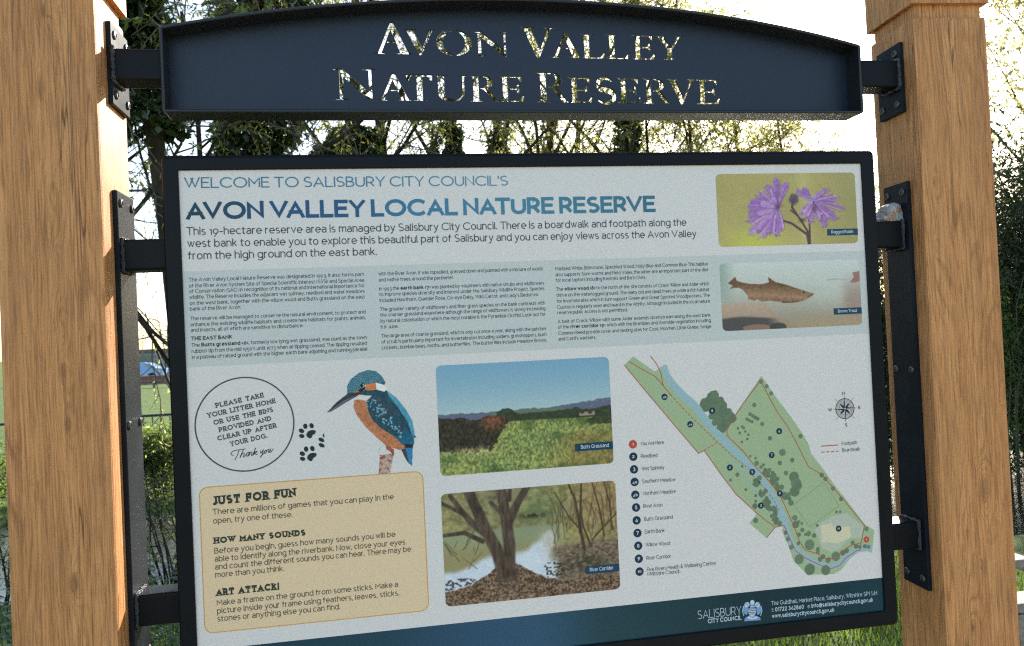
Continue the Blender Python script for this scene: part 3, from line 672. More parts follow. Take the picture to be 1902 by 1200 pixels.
# litter notice: ring, slab-letter lines set on a slope, paw prints
z7 = win(340, 660, 3.9625)
def f_litter(i):
    c = z7(456, 507); rx = (S(547, 787)[0]-S(363.5, 789)[0])/2; ry = (S(455, 701)[1]-S(455, 875)[1])/2
    i.ribbon([(c[0]+rx*math.cos(2*math.pi*j/72), c[1]+ry*math.sin(2*math.pi*j/72)) for j in range(73)], .0021, srgb(72, 76, 84))
    C = srgb(66, 70, 78)
    for t, a, b in (('PLEASE TAKE', (243, 388), (597, 308)), ('YOUR LITTER HOME', (183, 462), (683, 350)), ('OR USE THE BINS', (228, 514), (665, 416)), ('PROVIDED AND', (268, 567), (652, 480)), ('CLEAR UP AFTER', (257, 630), (690, 531)), ('YOUR DOG.', (352, 670), (622, 607))):
        i.text(t, z7(*a), z7(*b), cap=.0079, wt=.2, col=C, slab=True)
    # hand-written thanks
    def scr(pts): i.ribbon([z7(*p) for p in pts], .00105, C)
    def curve(pts, n=6):
        p = [np.array(q, float) for q in pts]; p = [p[0]]+p+[p[-1]]; out = []
        for k in range(1, len(p)-2):
            for j in range(n):
                t = j/n; out.append(tuple(.5*((2*p[k])+(-p[k-1]+p[k+1])*t+(2*p[k-1]-5*p[k]+4*p[k+1]-p[k+2])*t*t+(-p[k-1]+3*p[k]-3*p[k+1]+p[k+2])*t**3)))
        return out+[tuple(p[-1])]
    scr(curve([(372, 738), (352, 726), (372, 704), (420, 694), (462, 688)])); scr(curve([(412, 697), (400, 735), (380, 772)]))
    scr(curve([(446, 690), (428, 730), (420, 752), (432, 730), (448, 718), (450, 728), (444, 748), (452, 744), (470, 722), (484, 714), (476, 716), (466, 732), (468, 744), (480, 734), (490, 714), (484, 740), (498, 716), (508, 712), (504, 736), (512, 734), (524, 708), (534, 680)]))
    scr(curve([(534, 680), (520, 732), (532, 712), (546, 706), (536, 716), (528, 718), (538, 730), (552, 724)]))
    scr(curve([(572, 700), (570, 718), (578, 716), (590, 696), (582, 730), (572, 750), (574, 742), (590, 726), (604, 706), (614, 700), (604, 702), (598, 716), (604, 722), (616, 708), (622, 696), (634, 692), (628, 712), (634, 714), (646, 690), (640, 710), (648, 712), (666, 686)]))
    D = srgb(36, 50, 60)
    def paw(cx, cy, s_=1, clip=None):
        pad = [(-32, 16), (-22, -8), (-4, -20), (16, -22), (36, -20), (40, -8), (30, 8), (16, 14), (8, 34), (-6, 40), (-20, 32)]
        i.poly([z7(cx+a*s_, cy+b*s_) for a, b in pad][::-1], D)
        for tx, ty, rx_, ry_, an in ((-64, 22, 20, 15, .3), (-66, -16, 21, 16, .5), (-38, -50, 16, 20, -.1), (8, -54, 16, 20, -.4)):
            ca, sa = math.cos(an), math.sin(an)
            i.poly([z7(cx+tx*s_+(rx_*math.cos(q)*ca-ry_*math.sin(q)*sa)*s_, cy+ty*s_+(rx_*math.cos(q)*sa+ry_*math.sin(q)*ca)*s_) for q in np.linspace(0, 2*math.pi, 14)[:-1][::-1]], D)
    paw(938, 572); paw(944, 740)
    for tx, ty in ((1020, 662), (1018, 622)): i.poly([z7(tx+22*math.cos(q), ty+15*math.sin(q)+.3*22*math.cos(q)) for q in np.linspace(0, 2*math.pi, 14)[:-1][::-1]], D)
    i.poly([z7(*q) for q in ((1040, 610), (1028, 596), (1028, 584), (1038, 572))][::-1], D)
ink('litter_notice', 2, f_litter)

# tan activity box
def f_box(i):
    q = [S(369, 905), S(786, 874.5), S(797, 1135), S(380, 1177)]
    p, (x0, x1, z0, z1) = rrect(q, .0135)
    i.poly(p, srgb(214, 158, 74)); 
    p2, _ = rrect([(x0+.0015, z1-.0015), (x1-.0015, z1-.0015), (x1-.0015, z0+.0015), (x0+.0015, z0+.0015)], .0122)
    i.poly(p2, srgb(232, 203, 164), extra=1e-4)
ink('activity_box', 1, f_box)
def f_act(i):
    G_ = srgb(50, 62, 56); T_ = srgb(88, 86, 74)
    for t, a, b, cap, sl_, wt in (('JUST FOR FUN', (395, 938.8), (549.7, 922.5), .0142, 1, .25), ('HOW MANY SOUNDS', (397.5, 1010), (567.5, 994.6), .0100, 1, .25), ('ART ATTACK!', (402, 1107), (519, 1095), .0112, 1, .25)):
        i.text(t, S(*a), S(*b), cap=cap, wt=wt*1.12, col=G_, slab=True)
    for t, a, b in (('There are millions of games that you can play in the', (395, 956.3), (731.6, 927.4)), ('open, try one of these.', (396, 972.8), (543.5, 960.5)),
        ('Before you begin, guess how many sounds you will be', (398.4, 1028.6), (734.4, 997)), ('able to identify along the riverbank. Now, close your eyes', (399, 1043.6), (753, 1011.6)), ('and count the different sounds you can hear. There may be', (399.5, 1058.4), (763.6, 1024.4)), ('more than you think.', (400, 1073), (527.9, 1060.6)),
        ('Make a frame on the ground from some sticks. Make a', (403, 1125), (739.5, 1090)), ('picture inside your frame using feathers, leaves, sticks,', (403.5, 1140), (741.8, 1106)), ('stones or anything else you can find.', (404, 1154.7), (631.9, 1131.5))):
        i.text(t, S(*a), S(*b), cap=.0094, wt=.115, track=-.02, col=T_)
ink('activity_text', 3, f_act)

# ---- the printed pictures: drawn here as colour over a fine mesh on the sheet
def vnoise(u, v, fx, fy, seed):
    rs = np.random.RandomState(seed); g = rs.rand(int(fy)+3, int(fx)+3)
    x = u*fx; y = v*fy; xi = np.clip(x.astype(int), 0, int(fx)+1); yi = np.clip(y.astype(int), 0, int(fy)+1)
    a = x-xi; b = y-yi; a = a*a*(3-2*a); b = b*b*(3-2*b)
    return (g[yi, xi]*(1-a)+g[yi, xi+1]*a)*(1-b)+(g[yi+1, xi]*(1-a)+g[yi+1, xi+1]*a)*b
def fbm(u, v, fx, fy, seed, o=4):
    s = 0; a = .5
    for k in range(o): s = s+a*vnoise(u, v, fx*2**k, fy*2**k, seed+k); a *= .5
    return s/(1-.5**o)
def smooth(a, b, x): t = np.clip((x-a)/(b-a), 0, 1); return t*t*(3-2*t)
def over(img, c, m):
    c = np.asarray(c, float); m = np.clip(m, 0, 1)[..., None]
    return img*(1-m)+c*m
def inpoly(u, v, pts, soft=0.0):
    ins = np.zeros(u.shape, bool); n = len(pts)
    for i in range(n):
        (x0, y0), (x1, y1) = pts[i], pts[(i+1) % n]
        c = ((y0 > v) != (y1 > v)) & (u < (x1-x0)*(v-y0)/((y1-y0) or 1e-9)+x0); ins ^= c
    return ins.astype(float)
def seg(u, v, pts, w0, w1, asp=1.0):
    "soft mask of a tapering stroke"
    m = np.zeros(u.shape); n = len(pts)-1
    for i in range(n):
        (x0, y0), (x1, y1) = pts[i], pts[i+1]; dx, dy = (x1-x0)*asp, y1-y0; L = dx*dx+dy*dy
        t = np.clip(((u-x0)*asp*dx+(v-y0)*dy)/max(L, 1e-12), 0, 1)
        d = np.hypot((u-x0)*asp-t*dx, v-y0-t*dy); wd = w0+(w1-w0)*(i+t)/n
        m = np.maximum(m, smooth(wd*1.15+.002, wd*.75, d))
    return m
def lin(img): 
    c = np.clip(img, 0, 255)/255
    return np.where(c <= .04045, c/12.92, ((c+.055)/1.055)**2.4)
INKGAIN = np.array((1.26, 1.19, 1.11))
def picture(name, quad, fn, N, k=2, r=.0085, label=None):
    _, (x0, x1, z0, z1) = rrect(quad, r); Mh = int(N*(z1-z0)/(x1-x0))
    vv, uu = np.meshgrid(np.linspace(0, 1, Mh+1), np.linspace(0, 1, N+1), indexing='ij')
    Z = z1-(z1-z0)*vv; dz = np.minimum(Z-z0, z1-Z); ins = np.where(dz < r, r-np.sqrt(np.maximum(r*r-(r-dz)**2, 0)), 0)
    Xp = x0+ins+(x1-x0-2*ins)*uu; U = (Xp-x0)/(x1-x0); Vv = vv
    hu, hv = .25/N, .25/Mh; asp_ = (x1-x0)/(z1-z0)
    col = sum(lin(fn(np.clip(U+a*hu*2, 0, 1), np.clip(Vv+b*hv*2, 0, 1), asp_)) for a in (-1, 0, 1) for b in (-1, 0, 1))/9*INKGAIN
    i = Ink(k); idx = np.arange((Mh+1)*(N+1)).reshape(Mh+1, N+1)
    vs = np.stack([Xp.ravel(), np.full(Xp.size, -i.lift), Z.ravel()+ZS], 1)
    fs = np.stack([idx[1:, :-1].ravel(), idx[1:, 1:].ravel(), idx[:-1, 1:].ravel(), idx[:-1, :-1].ravel()], 1)
    me = bpy.data.meshes.new(name); org = np.array(base_of(SHEET)); me.from_pydata((vs-org).tolist(), [], fs.tolist())
    me.materials.append(MAT['print']); a = me.color_attributes.new('ink', 'FLOAT_COLOR', 'POINT')
    arr = np.ones((len(vs), 4), np.float32); arr[:, :3] = col.reshape(-1, 3); a.data.foreach_set('color', arr.ravel())
    o = bpy.data.objects.new(name, me); link(o, SHEET); o['label'] = label
    return x0, x1, z0, z1

def p_grass(u, v, asp):
    n1 = fbm(u, v, 6, 4, 1); n2 = fbm(u, v, 60, 40, 5, 3); n3 = fbm(u, v, 120, 50, 9, 2)
    img = np.zeros(u.shape+(3,)); t = v/.44
    for c, (a, b) in enumerate(((116, 160), (158, 184), (184, 190))): img[..., c] = a+(b-a)*np.clip(t, 0, 1)**1.4
    hill = .45-.012*smooth(.35, .5, u)-.055*smooth(.62, 1, u)+.014*(fbm(u, v*0, 40, 1, 21)-.5)*2
    img = over(img, (92, 100, 122), (v > hill).astype(float)); hn = vnoise(u, v, 70, 60, 44)
    img = over(img, (150, 150, 150), ((v > hill+.01) & (u > .84) & (hn > .78) & (v < .46)).astype(float)*.7)
    img = over(img, (96, 116, 84), ((v > .445) & (v < .48) & (u > .3) & (u < .72)).astype(float)*.7)
    tree = .475-.05*np.exp(-((u-.385)/.05)**2)-.022*np.exp(-((u-.78)/.03)**2)-.02*smooth(.8, 1, u)+.03*(fbm(u, v*0, 34, 1, 33)-.5)
    tm = (v > tree) & (u > .33)
    img = over(img, np.stack([34+34*n2, 44+36*n2, 36+22*n2], -1), tm.astype(float))
    img = over(img, (150, 134, 112), ((u > .81) & (u < .9) & (v > .50) & (v < .535)).astype(float)*(vnoise(u, v, 40, 30, 8) > .45))
    gl = .545+.004*np.sin(u*9); gm = smooth(gl, gl+.006, v)
    g = np.stack([126+84*(n3-.5)*1.6+40*(n1-.5), 138+80*(n3-.5)*1.6+20*(n1-.5), 82+56*(n3-.5)], -1)
    brown = np.clip(smooth(.52, .95, u)*smooth(.6, .8, v)*(.4+1.2*n1), 0, .75)
    g = over(g, np.stack([128+70*(n3-.5), 112+64*(n3-.5), 68+40*(n3-.5)], -1), brown)
    dk = smooth(.55, .68, fbm(u, v, 8, 10, 60))*.45; g = over(g, (58, 80, 40), dk)
    img = over(img, g, gm)
    bush = .485+.03*smooth(.1, .25, u)-.05*np.exp(-((u-.3)/.06)**2)+.05*(fbm(u, v*0, 24, 1, 71)-.5)
    bm = ((v > bush) & (u < .40-.02*np.sin(v*30)) & (v < .80-.26*smooth(.27, .42, u)+.08*(n2-.5))).astype(float)
    img = over(img, np.stack([40+60*(n3-.35), 38+52*(n3-.35), 32+40*(n3-.35)], -1), bm)
    om = bm*np.exp(-(((u-.31)/.06)**2+((v-.53)/.08)**2)); img = over(img, np.stack([134+120*(n3-.5), 84+80*(n3-.5), 60+50*(n3-.5)], -1), np.clip(om*(.25+1.3*n2), 0, .85))
    bm2 = (np.exp(-(((u-.95)/.12)**2+((v-.585)/.045)**2)) > .45+.25*(n2-.5)).astype(float); img = over(img, np.stack([38+30*n3, 46+30*n3, 34+18*n3], -1), bm2*.92)
    img = over(img, np.stack([190+20*n3, 172+20*n3, 126+10*n3], -1), np.exp(-(((u-.17)/.12)**2+((v-.79)/.035)**2))*n3*1.1)
    return img
def p_river(u, v, asp):
    n1 = fbm(u, v, 7, 5, 101); n2 = fbm(u, v, 40, 30, 105, 3); n3 = fbm(u, v, 90, 70, 109, 2)
    img = np.stack([132+80*(n2-.5)+40*(n1-.5), 126+76*(n2-.5)+34*(n1-.5), 88+64*(n2-.5)], -1)
    img = over(img, np.stack([110+50*n2-25, 122+50*n2-25, 84+40*n2-20], -1), np.exp(-(((u-.55)/.16)**2+((v-.2)/.16)**2))*.9)
    img = over(img, np.stack([150+70*(n2-.5), 128+60*(n2-.5), 88+50*(n2-.5)], -1), smooth(.66, .85, u)*smooth(.6, .2, v)*.8)
    img = over(img, (46, 52, 38), np.exp(-(((u-.51)/.09)**2+((v-.255)/.03)**2))*(n2 > .42))
    wat = smooth(.33, .37, v)*(1-smooth(.60+.1*v, .70+.06*v, u))
    wcol = np.stack([138+26*(n1-.5), 146+20*(n1-.5), 112+0*n1], -1); wcol = over(wcol, (142, 130, 92), smooth(.42, .56, v)*.65*(.5+n1))
    img = over(img, wcol, wat)
    lw = .56-.16*smooth(.42, .62, u)+.12*smooth(.3, .0, u)+.08*(n1-.5); skym = smooth(lw, lw+.07, v)*smooth(.68, .58, u+.10*(n1-.5)-.10*(v-.5))
    img = over(img, np.stack([196+22*(n2-.5), 208+18*(n2-.5), 222+14*(n2-.5)], -1), skym*.95)
    img = over(img, np.stack([166+30*n2, 160+30*n2, 146+30*n2], -1), np.exp(-(((u-.6-.12*(v-.5))/.045)**2))*smooth(.35, .45, v)*(1-smooth(.62, .72, v))*n3*1.5)
    bk = smooth(.60, .66, u+.10*(n1-.5))*smooth(.50, .56, v-.10*(.9-u)); img = over(img, np.stack([106+90*(n3-.45), 92+80*(n3-.45), 78+70*(n3-.45)], -1), bk)
    img = over(img, np.stack([40+40*n3, 42+38*n3, 34+26*n3], -1), np.exp(-(((u-.80)/.12)**2+((v-.73)/.08)**2))*.95*(n2 > .4))
    gl = .86-.20*np.exp(-((u-.36)/.17)**2)+.03*(n2-.5)-.09*smooth(.5, .9, u)*0; lm = smooth(gl, gl+.012, v)
    spk = vnoise(u, v, 130, 84, 140)
    lit = np.stack([92+115*(spk-.42), 74+104*(spk-.42), 60+90*(spk-.42)], -1)
    img = over(img, lit, lm)
    dl = (np.exp(-(((u-.08)/.14)**2+((v-.82)/.07)**2)) > .5) & (vnoise(u, v, 90, 70, 150) > .5) & (v < gl); img = over(img, (48, 46, 54), dl*.8)
    dl = (np.exp(-(((u-.62)/.07)**2+((v-.76)/.1)**2)) > .45) & (vnoise(u, v, 90, 70, 151) > .55); img = over(img, (46, 44, 42), dl*.85)
    bark = np.stack([64+66*(fbm(u, v, 70, 12, 160, 3)-.35), 54+58*(fbm(u, v, 70, 12, 160, 3)-.35), 48+48*(fbm(u, v, 70, 12, 160, 3)-.35)], -1)
    tm = np.zeros(u.shape)
    for pts, a, b in (([(.34, .80), (.30, .55), (.24, .35), (.15, -.02)], .066, .048), ([(.36, .80), (.37, .5), (.36, .3), (.335, -.02)], .060, .048), ([(.37, .30), (.42, .15), (.49, -.02)], .045, .030),
        ([(.38, .1), (.39, -.02)], .02, .018), ([(.36, .25), (.29, .14), (.275, .11)], .022, .018), ([(.23, .38), (.16, .28), (.05, .02)], .03, .02), ([(.22, .36), (.13, .2), (.0, .08)], .022, .016), ([(.22, .45), (.12, .36), (.0, .37)], .022, .016), ([(.35, .82), (.36, .75)], .11, .08)):
        tm = np.maximum(tm, seg(u, v, pts, a*(1+.0), b, asp))
    img = over(img, bark, tm)
    img = over(img, np.stack([100+115*(spk-.42), 82+104*(spk-.42), 68+90*(spk-.42)], -1), smooth(.77, .84, v+.05*(n2-.5))*np.exp(-((u-.36)/.12)**2)*.75)
    rs = np.random.RandomState(7)
    for pts, a, b in (([(.80, .6), (.78, .4), (.76, .15), (.72, -.02)], .016, .008), ([(.78, .45), (.79, .2), (.80, -.02)], .014, .008), ([(.84, .58), (.80, .4), (.79, .25)], .01, .006), ([(.92, .5), (.90, .25), (.86, -.02)], .008, .005), ([(.97, .45), (.96, .2), (.93, -.02)], .008, .005), ([(.78, .42), (.72, .3), (.64, .06)], .008, .004), ([(.85, .52), (.93, .4), (1.0, .3)], .008, .005)):
        img = over(img, (62, 50, 42), seg(u, v, pts, a, b, asp)*.9)
    for k in range(44):
        x = rs.uniform(.62, 1); y = rs.uniform(.2, .6); dx = rs.uniform(-.05, .05); dy = rs.uniform(.1, .3); img = over(img, (88, 72, 54), seg(u, v, [(x, y), (x+dx*.3, y-dy*.5), (x+dx, y-dy), (x+dx*2.2, y-dy*1.2)], .006, .002, asp)*.55)
    for k in range(14):
        x = rs.uniform(0, .2); y = rs.uniform(.4, .75); img = over(img, (70, 66, 48), seg(u, v, [(x, y), (x+rs.uniform(-.1, .1), y-rs.uniform(.05, .2))], .004, .002, asp)*.6)
    return img
def p_trout(u, v, asp):
    n1 = fbm(u, v, 5, 4, 201); n2 = fbm(u, v, 60, 40, 205, 3)
    img = np.zeros(u.shape+(3,)); st = [(0, (194, 200, 198)), (.35, (182, 188, 182)), (.65, (164, 162, 150)), (1, (142, 128, 112))]
    for c in range(3): img[..., c] = np.interp(v, [s[0] for s in st], [s[1][c] for s in st])
    img = over(img, (128, 152, 140), smooth(.12, 0, u)*smooth(.9, .2, v)*.7)
    img = over(img, (190, 198, 190), np.exp(-(((u-.75)/.12)**2+((v-.45)/.22)**2))*.45)
    img = over(img, (150, 128, 120), smooth(.84, .93, u+.06*(n1-.5))*smooth(.12, .6, v)*.75)
    img = over(img, (168, 150, 118), smooth(.74, .95, v)*smooth(.35, .6, u)*.7*(n2+.4))
    rk = .585+.03*(n1-.5)+.30*smooth(.20, .46, u)**2; img = over(img, np.stack([178-60*(v-.6)+14*(n2-.5), 156-60*(v-.6)+14*(n2-.5), 136-50*(v-.6)+12*(n2-.5)], -1), smooth(rk-.012, rk+.025, v)*smooth(.47, .40, u)*.9)
    img = over(img, (74, 72, 74), smooth(.80, .84, v+.02*np.sin(u*12))*(u < .42)*smooth(.43, .3, u+.05*(n1-.5))*.95)
    img = over(img, (140, 112, 96), (((u-.24)/.10)**2+((v-.97)/.05)**2 < 1).astype(float)*.9); img = over(img, (58, 58, 56), (((u-.39)/.06)**2+((v-.97)/.06)**2 < 1).astype(float)*.8)
    img = over(img, (140, 148, 142), seg(u, v, [(.76, .30), (.83, .29), (.9, .31)], .012, .004, asp)*.6); img = over(img, (160, 168, 160), np.exp(-(((u-.68)/.08)**2+((v-.42)/.05)**2))*.3)
    up = [(.05, .30), (.105, .20), (.115, .26), (.15, .29), (.22, .32), (.30, .325), (.34, .30), (.335, .22), (.385, .30), (.46, .345), (.54, .41), (.62, .47), (.655, .50), (.65, .53), (.60, .585), (.54, .62), (.46, .625), (.40, .60), (.34, .575), (.28, .59), (.265, .565), (.245, .545), (.235, .575), (.205, .545), (.19, .555), (.185, .49), (.155, .405), (.13, .37), (.095, .37), (.06, .385), (.085, .33)]
    fm = inpoly(u, v, up); yy = np.clip((v-(.3+.35*np.maximum(u-.2, 0)*.5))/.25, 0, 1)
    sp = vnoise(u, v, 110, 70, 230)
    fish = np.stack([112+62*yy-40*smooth(.7, 1, yy)+40*(sp-.5), 82+60*yy-40*smooth(.7, 1, yy)+36*(sp-.5), 58+56*yy-34*smooth(.7, 1, yy)+30*(sp-.5)], -1); fish = over(fish, (52, 44, 34), ((sp > .74)*.7)*(1-yy))
    img = over(img, fish, fm); img = over(img, (56, 46, 40), seg(u, v, [(.655, .50), (.61, .545)], .006, .004, asp)*.9); img = over(img, (30, 28, 26), (((u-.585)*asp)**2+(v-.475)**2 < .00022).astype(float))
    img = over(img, (84, 66, 52), seg(u, v, [(.43, .605), (.5, .615), (.55, .60)], .014, .004, asp)*.8)
    img = over(img, (142, 98, 92), inpoly(u, v, [(1, .18), (.945, .20), (.955, .27), (.925, .35), (.96, .36), (1, .33)])*.85)
    return img
def p_flower(u, v, asp):
    n1 = fbm(u, v, 6, 2, 301); n2 = fbm(u, v, 80, 50, 305, 3)
    img = np.stack([166+26*(n1-.5)+10*(n2-.5), 156+22*(n1-.5)+10*(n2-.5), 100+20*(n1-.5)+8*(n2-.5)], -1)
    img = over(img, (186, 190, 78), smooth(.6, 1, v)*np.exp(-((u-.25)/.2)**2)*.8); img = over(img, (140, 136, 92), smooth(.7, 1, u)*.5); img = over(img, (196, 188, 130), np.exp(-((u-.62)/.05)**2)*.4)
    for pts, a, b in (([(.64, 1.0), (.63, .86), (.52, .70), (.46, .66)], .022, .014), ([(.57, .6), (.53, .48), (.54, .36)], .014, .02), ([(.65, .7), (.67, .55), (.68, .45)], .014, .012), ([(.64, .95), (.635, .82), (.57, .6), (.52, .52)], .018, .012), ([(.645, 1.0), (.65, .75), (.645, .6)], .016, .010)):
        img = over(img, (84, 64, 70), seg(u, v, pts, a, b, asp))
    rs = np.random.RandomState(12)
    def petal(img, a, b, w, c): 
        m = seg(u, v, [a, ((a[0]+b[0])/2+rs.uniform(-.01, .01), (a[1]+b[1])/2+rs.uniform(-.02, .02)), b], w*.35, w, asp)
        tone = np.stack([c[0]+50*(n2-.5), c[1]+46*(n2-.5), c[2]+40*(n2-.5)], -1)
        tn = seg(u, v, [b, (b[0]+rs.uniform(-.025, .025), b[1]+rs.uniform(-.05, .05))], w*.8, w*.25, asp); m = np.maximum(m, tn); img = over(img, (96, 68, 122), np.clip(np.roll(m, 2, 0)+np.roll(m, 2, 1), 0, 1)*.35)
        return over(img, tone, m)
    cc = (.43, .47)
    P1 = [(.43, .06, .05), (.35, .14, .045), (.50, .14, .06), (.30, .25, .05), (.24, .39, .055), (.22, .45, .04), (.21, .56, .03), (.20, .66, .025), (.21, .84, .045), (.27, .82, .045), (.30, .90, .03), (.36, .84, .05), (.40, .86, .04), (.45, .78, .05), (.26, .33, .02), (.39, .2, .03)]
    def lobes(img, c0, x, y, wd, tones):
        L = math.hypot((x-c0[0])*asp, y-c0[1]); ang = math.atan2(y-c0[1], (x-c0[0])*asp)
        for k in (-1, 1, 0, .5, -.5):
            a = ang+k*.13*rs.uniform(.5, 1.3); ll = L*(1-.16*abs(k)+rs.uniform(-.10, .06)); tn = tones[rs.randint(len(tones))]
            img = petal(img, c0, (c0[0]+ll*math.cos(a)/asp, c0[1]+ll*math.sin(a)), wd*.40, tn)
        return img
    TN = ((166, 124, 184), (150, 108, 176), (184, 148, 194), (158, 116, 178))
    for x, y, wd in P1: img = lobes(img, cc, x, y, wd, TN)
    for x, y, wd in ((.36, .60, .045), (.30, .55, .04), (.33, .42, .05), (.40, .36, .04)): img = petal(img, cc, (x, y), wd, (172, 134, 188))
    img = over(img, (150, 148, 190), np.exp(-(((u-.40)/.05)**2+((v-.5)/.08)**2))*.5*(vnoise(u, v, 80, 10, 9) > .45))
    c2 = (.68, .40)
    P2 = [(.62, .22, .05), (.57, .24, .04), (.75, .28, .05), (.79, .22, .025), (.84, .38, .035), (.86, .34, .02), (.90, .50, .018), (.78, .74, .04), (.84, .64, .045), (.80, .60, .05), (.73, .66, .04), (.66, .68, .05), (.60, .56, .06), (.63, .62, .04)]
    for x, y, wd in P2: img = lobes(img, c2, x, y, wd, TN)
    img = over(img, np.stack([74+60*(n2-.4), 58+50*(n2-.4), 88+60*(n2-.4)], -1), smooth(.35, .75, np.exp(-(((u-.545)/.045)**2+((v-.36)/.1)**2))+.5*(n2-.5))*.85)
    img = over(img, (96, 60, 84), np.exp(-(((u-.43)/.028)**2+((v-.47)/.06)**2))*(vnoise(u, v, 90, 60, 78) > .4)*.9)
    img = over(img, (88, 66, 96), np.exp(-(((u-.69)/.022)**2+((v-.50)/.06)**2))*.8); img = over(img, (186, 190, 214), np.exp(-(((u-.69)/.045)**2+((v-.38)/.07)**2))*(vnoise(u, v, 70, 50, 80) > .55)*.6)
    img = over(img, (70, 52, 68), np.exp(-(((u-.60)/.025)**2+((v-.66)/.03)**2))*.8)
    return img
Q_FL = [S(1329.5, 323.5), S(1588, 320.5), S(1593, 451), S(1335, 459)]
Q_TR = [S(1336.6, 490.5), S(1595.5, 480.5), S(1601, 603.5), S(1342, 615)]
Q_GR = [S(809.8, 679.5), S(1130.6, 662.8), S(1139.4, 859.4), S(818, 885.4)]
Q_RV = [S(819.5, 918.5), S(1142.3, 891.8), S(1152, 1093.4), S(827.7, 1127.6)]
picture('photograph', Q_FL, p_flower, 300, label='photograph of a purple flower on a yellow-green ground')
picture('photograph', Q_TR, p_trout, 300, label='photograph of a brown fish under water')
picture('photograph', Q_GR, p_grass, 330, label='photograph of rough grassland under a blue sky')
picture('photograph', Q_RV, p_river, 330, label='photograph of a forked tree trunk on a river bank')
for q, t, (tx0, tx1), (ca_, cv0, cv1) in ((Q_FL, 'Ragged Robin', (.805, .965), (.775, .795, .885)), (Q_TR, 'Brown Trout', (.825, .965), (.795, .735, .83)), (Q_GR, 'Butts Grassland', (.81, .975), (.775, .795, .865)), (Q_RV, 'River Corridor', (.825, .965), (.80, .765, .835))):
    _, (x0, x1, z0, z1) = rrect(q, .0085)
    def f_cap(i):
        X = lambda u: x0+(x1-x0)*u
        Zv = lambda v: z1-(z1-z0)*v
        i.poly([(X(ca_), Zv(cv1)), (x1, Zv(cv1)), (x1, Zv(cv0)), (X(ca_), Zv(cv0))], srgb(24, 66, 90))
        hgt = abs(Zv(cv1)-Zv(cv0))
        i.text(t, (X(tx0), Zv(cv1)+hgt*.30), (X(tx1), Zv(cv1)+hgt*.30), cap=hgt*.5, wt=.13, col=srgb(215, 224, 228))
    ink('caption', 4, f_cap)

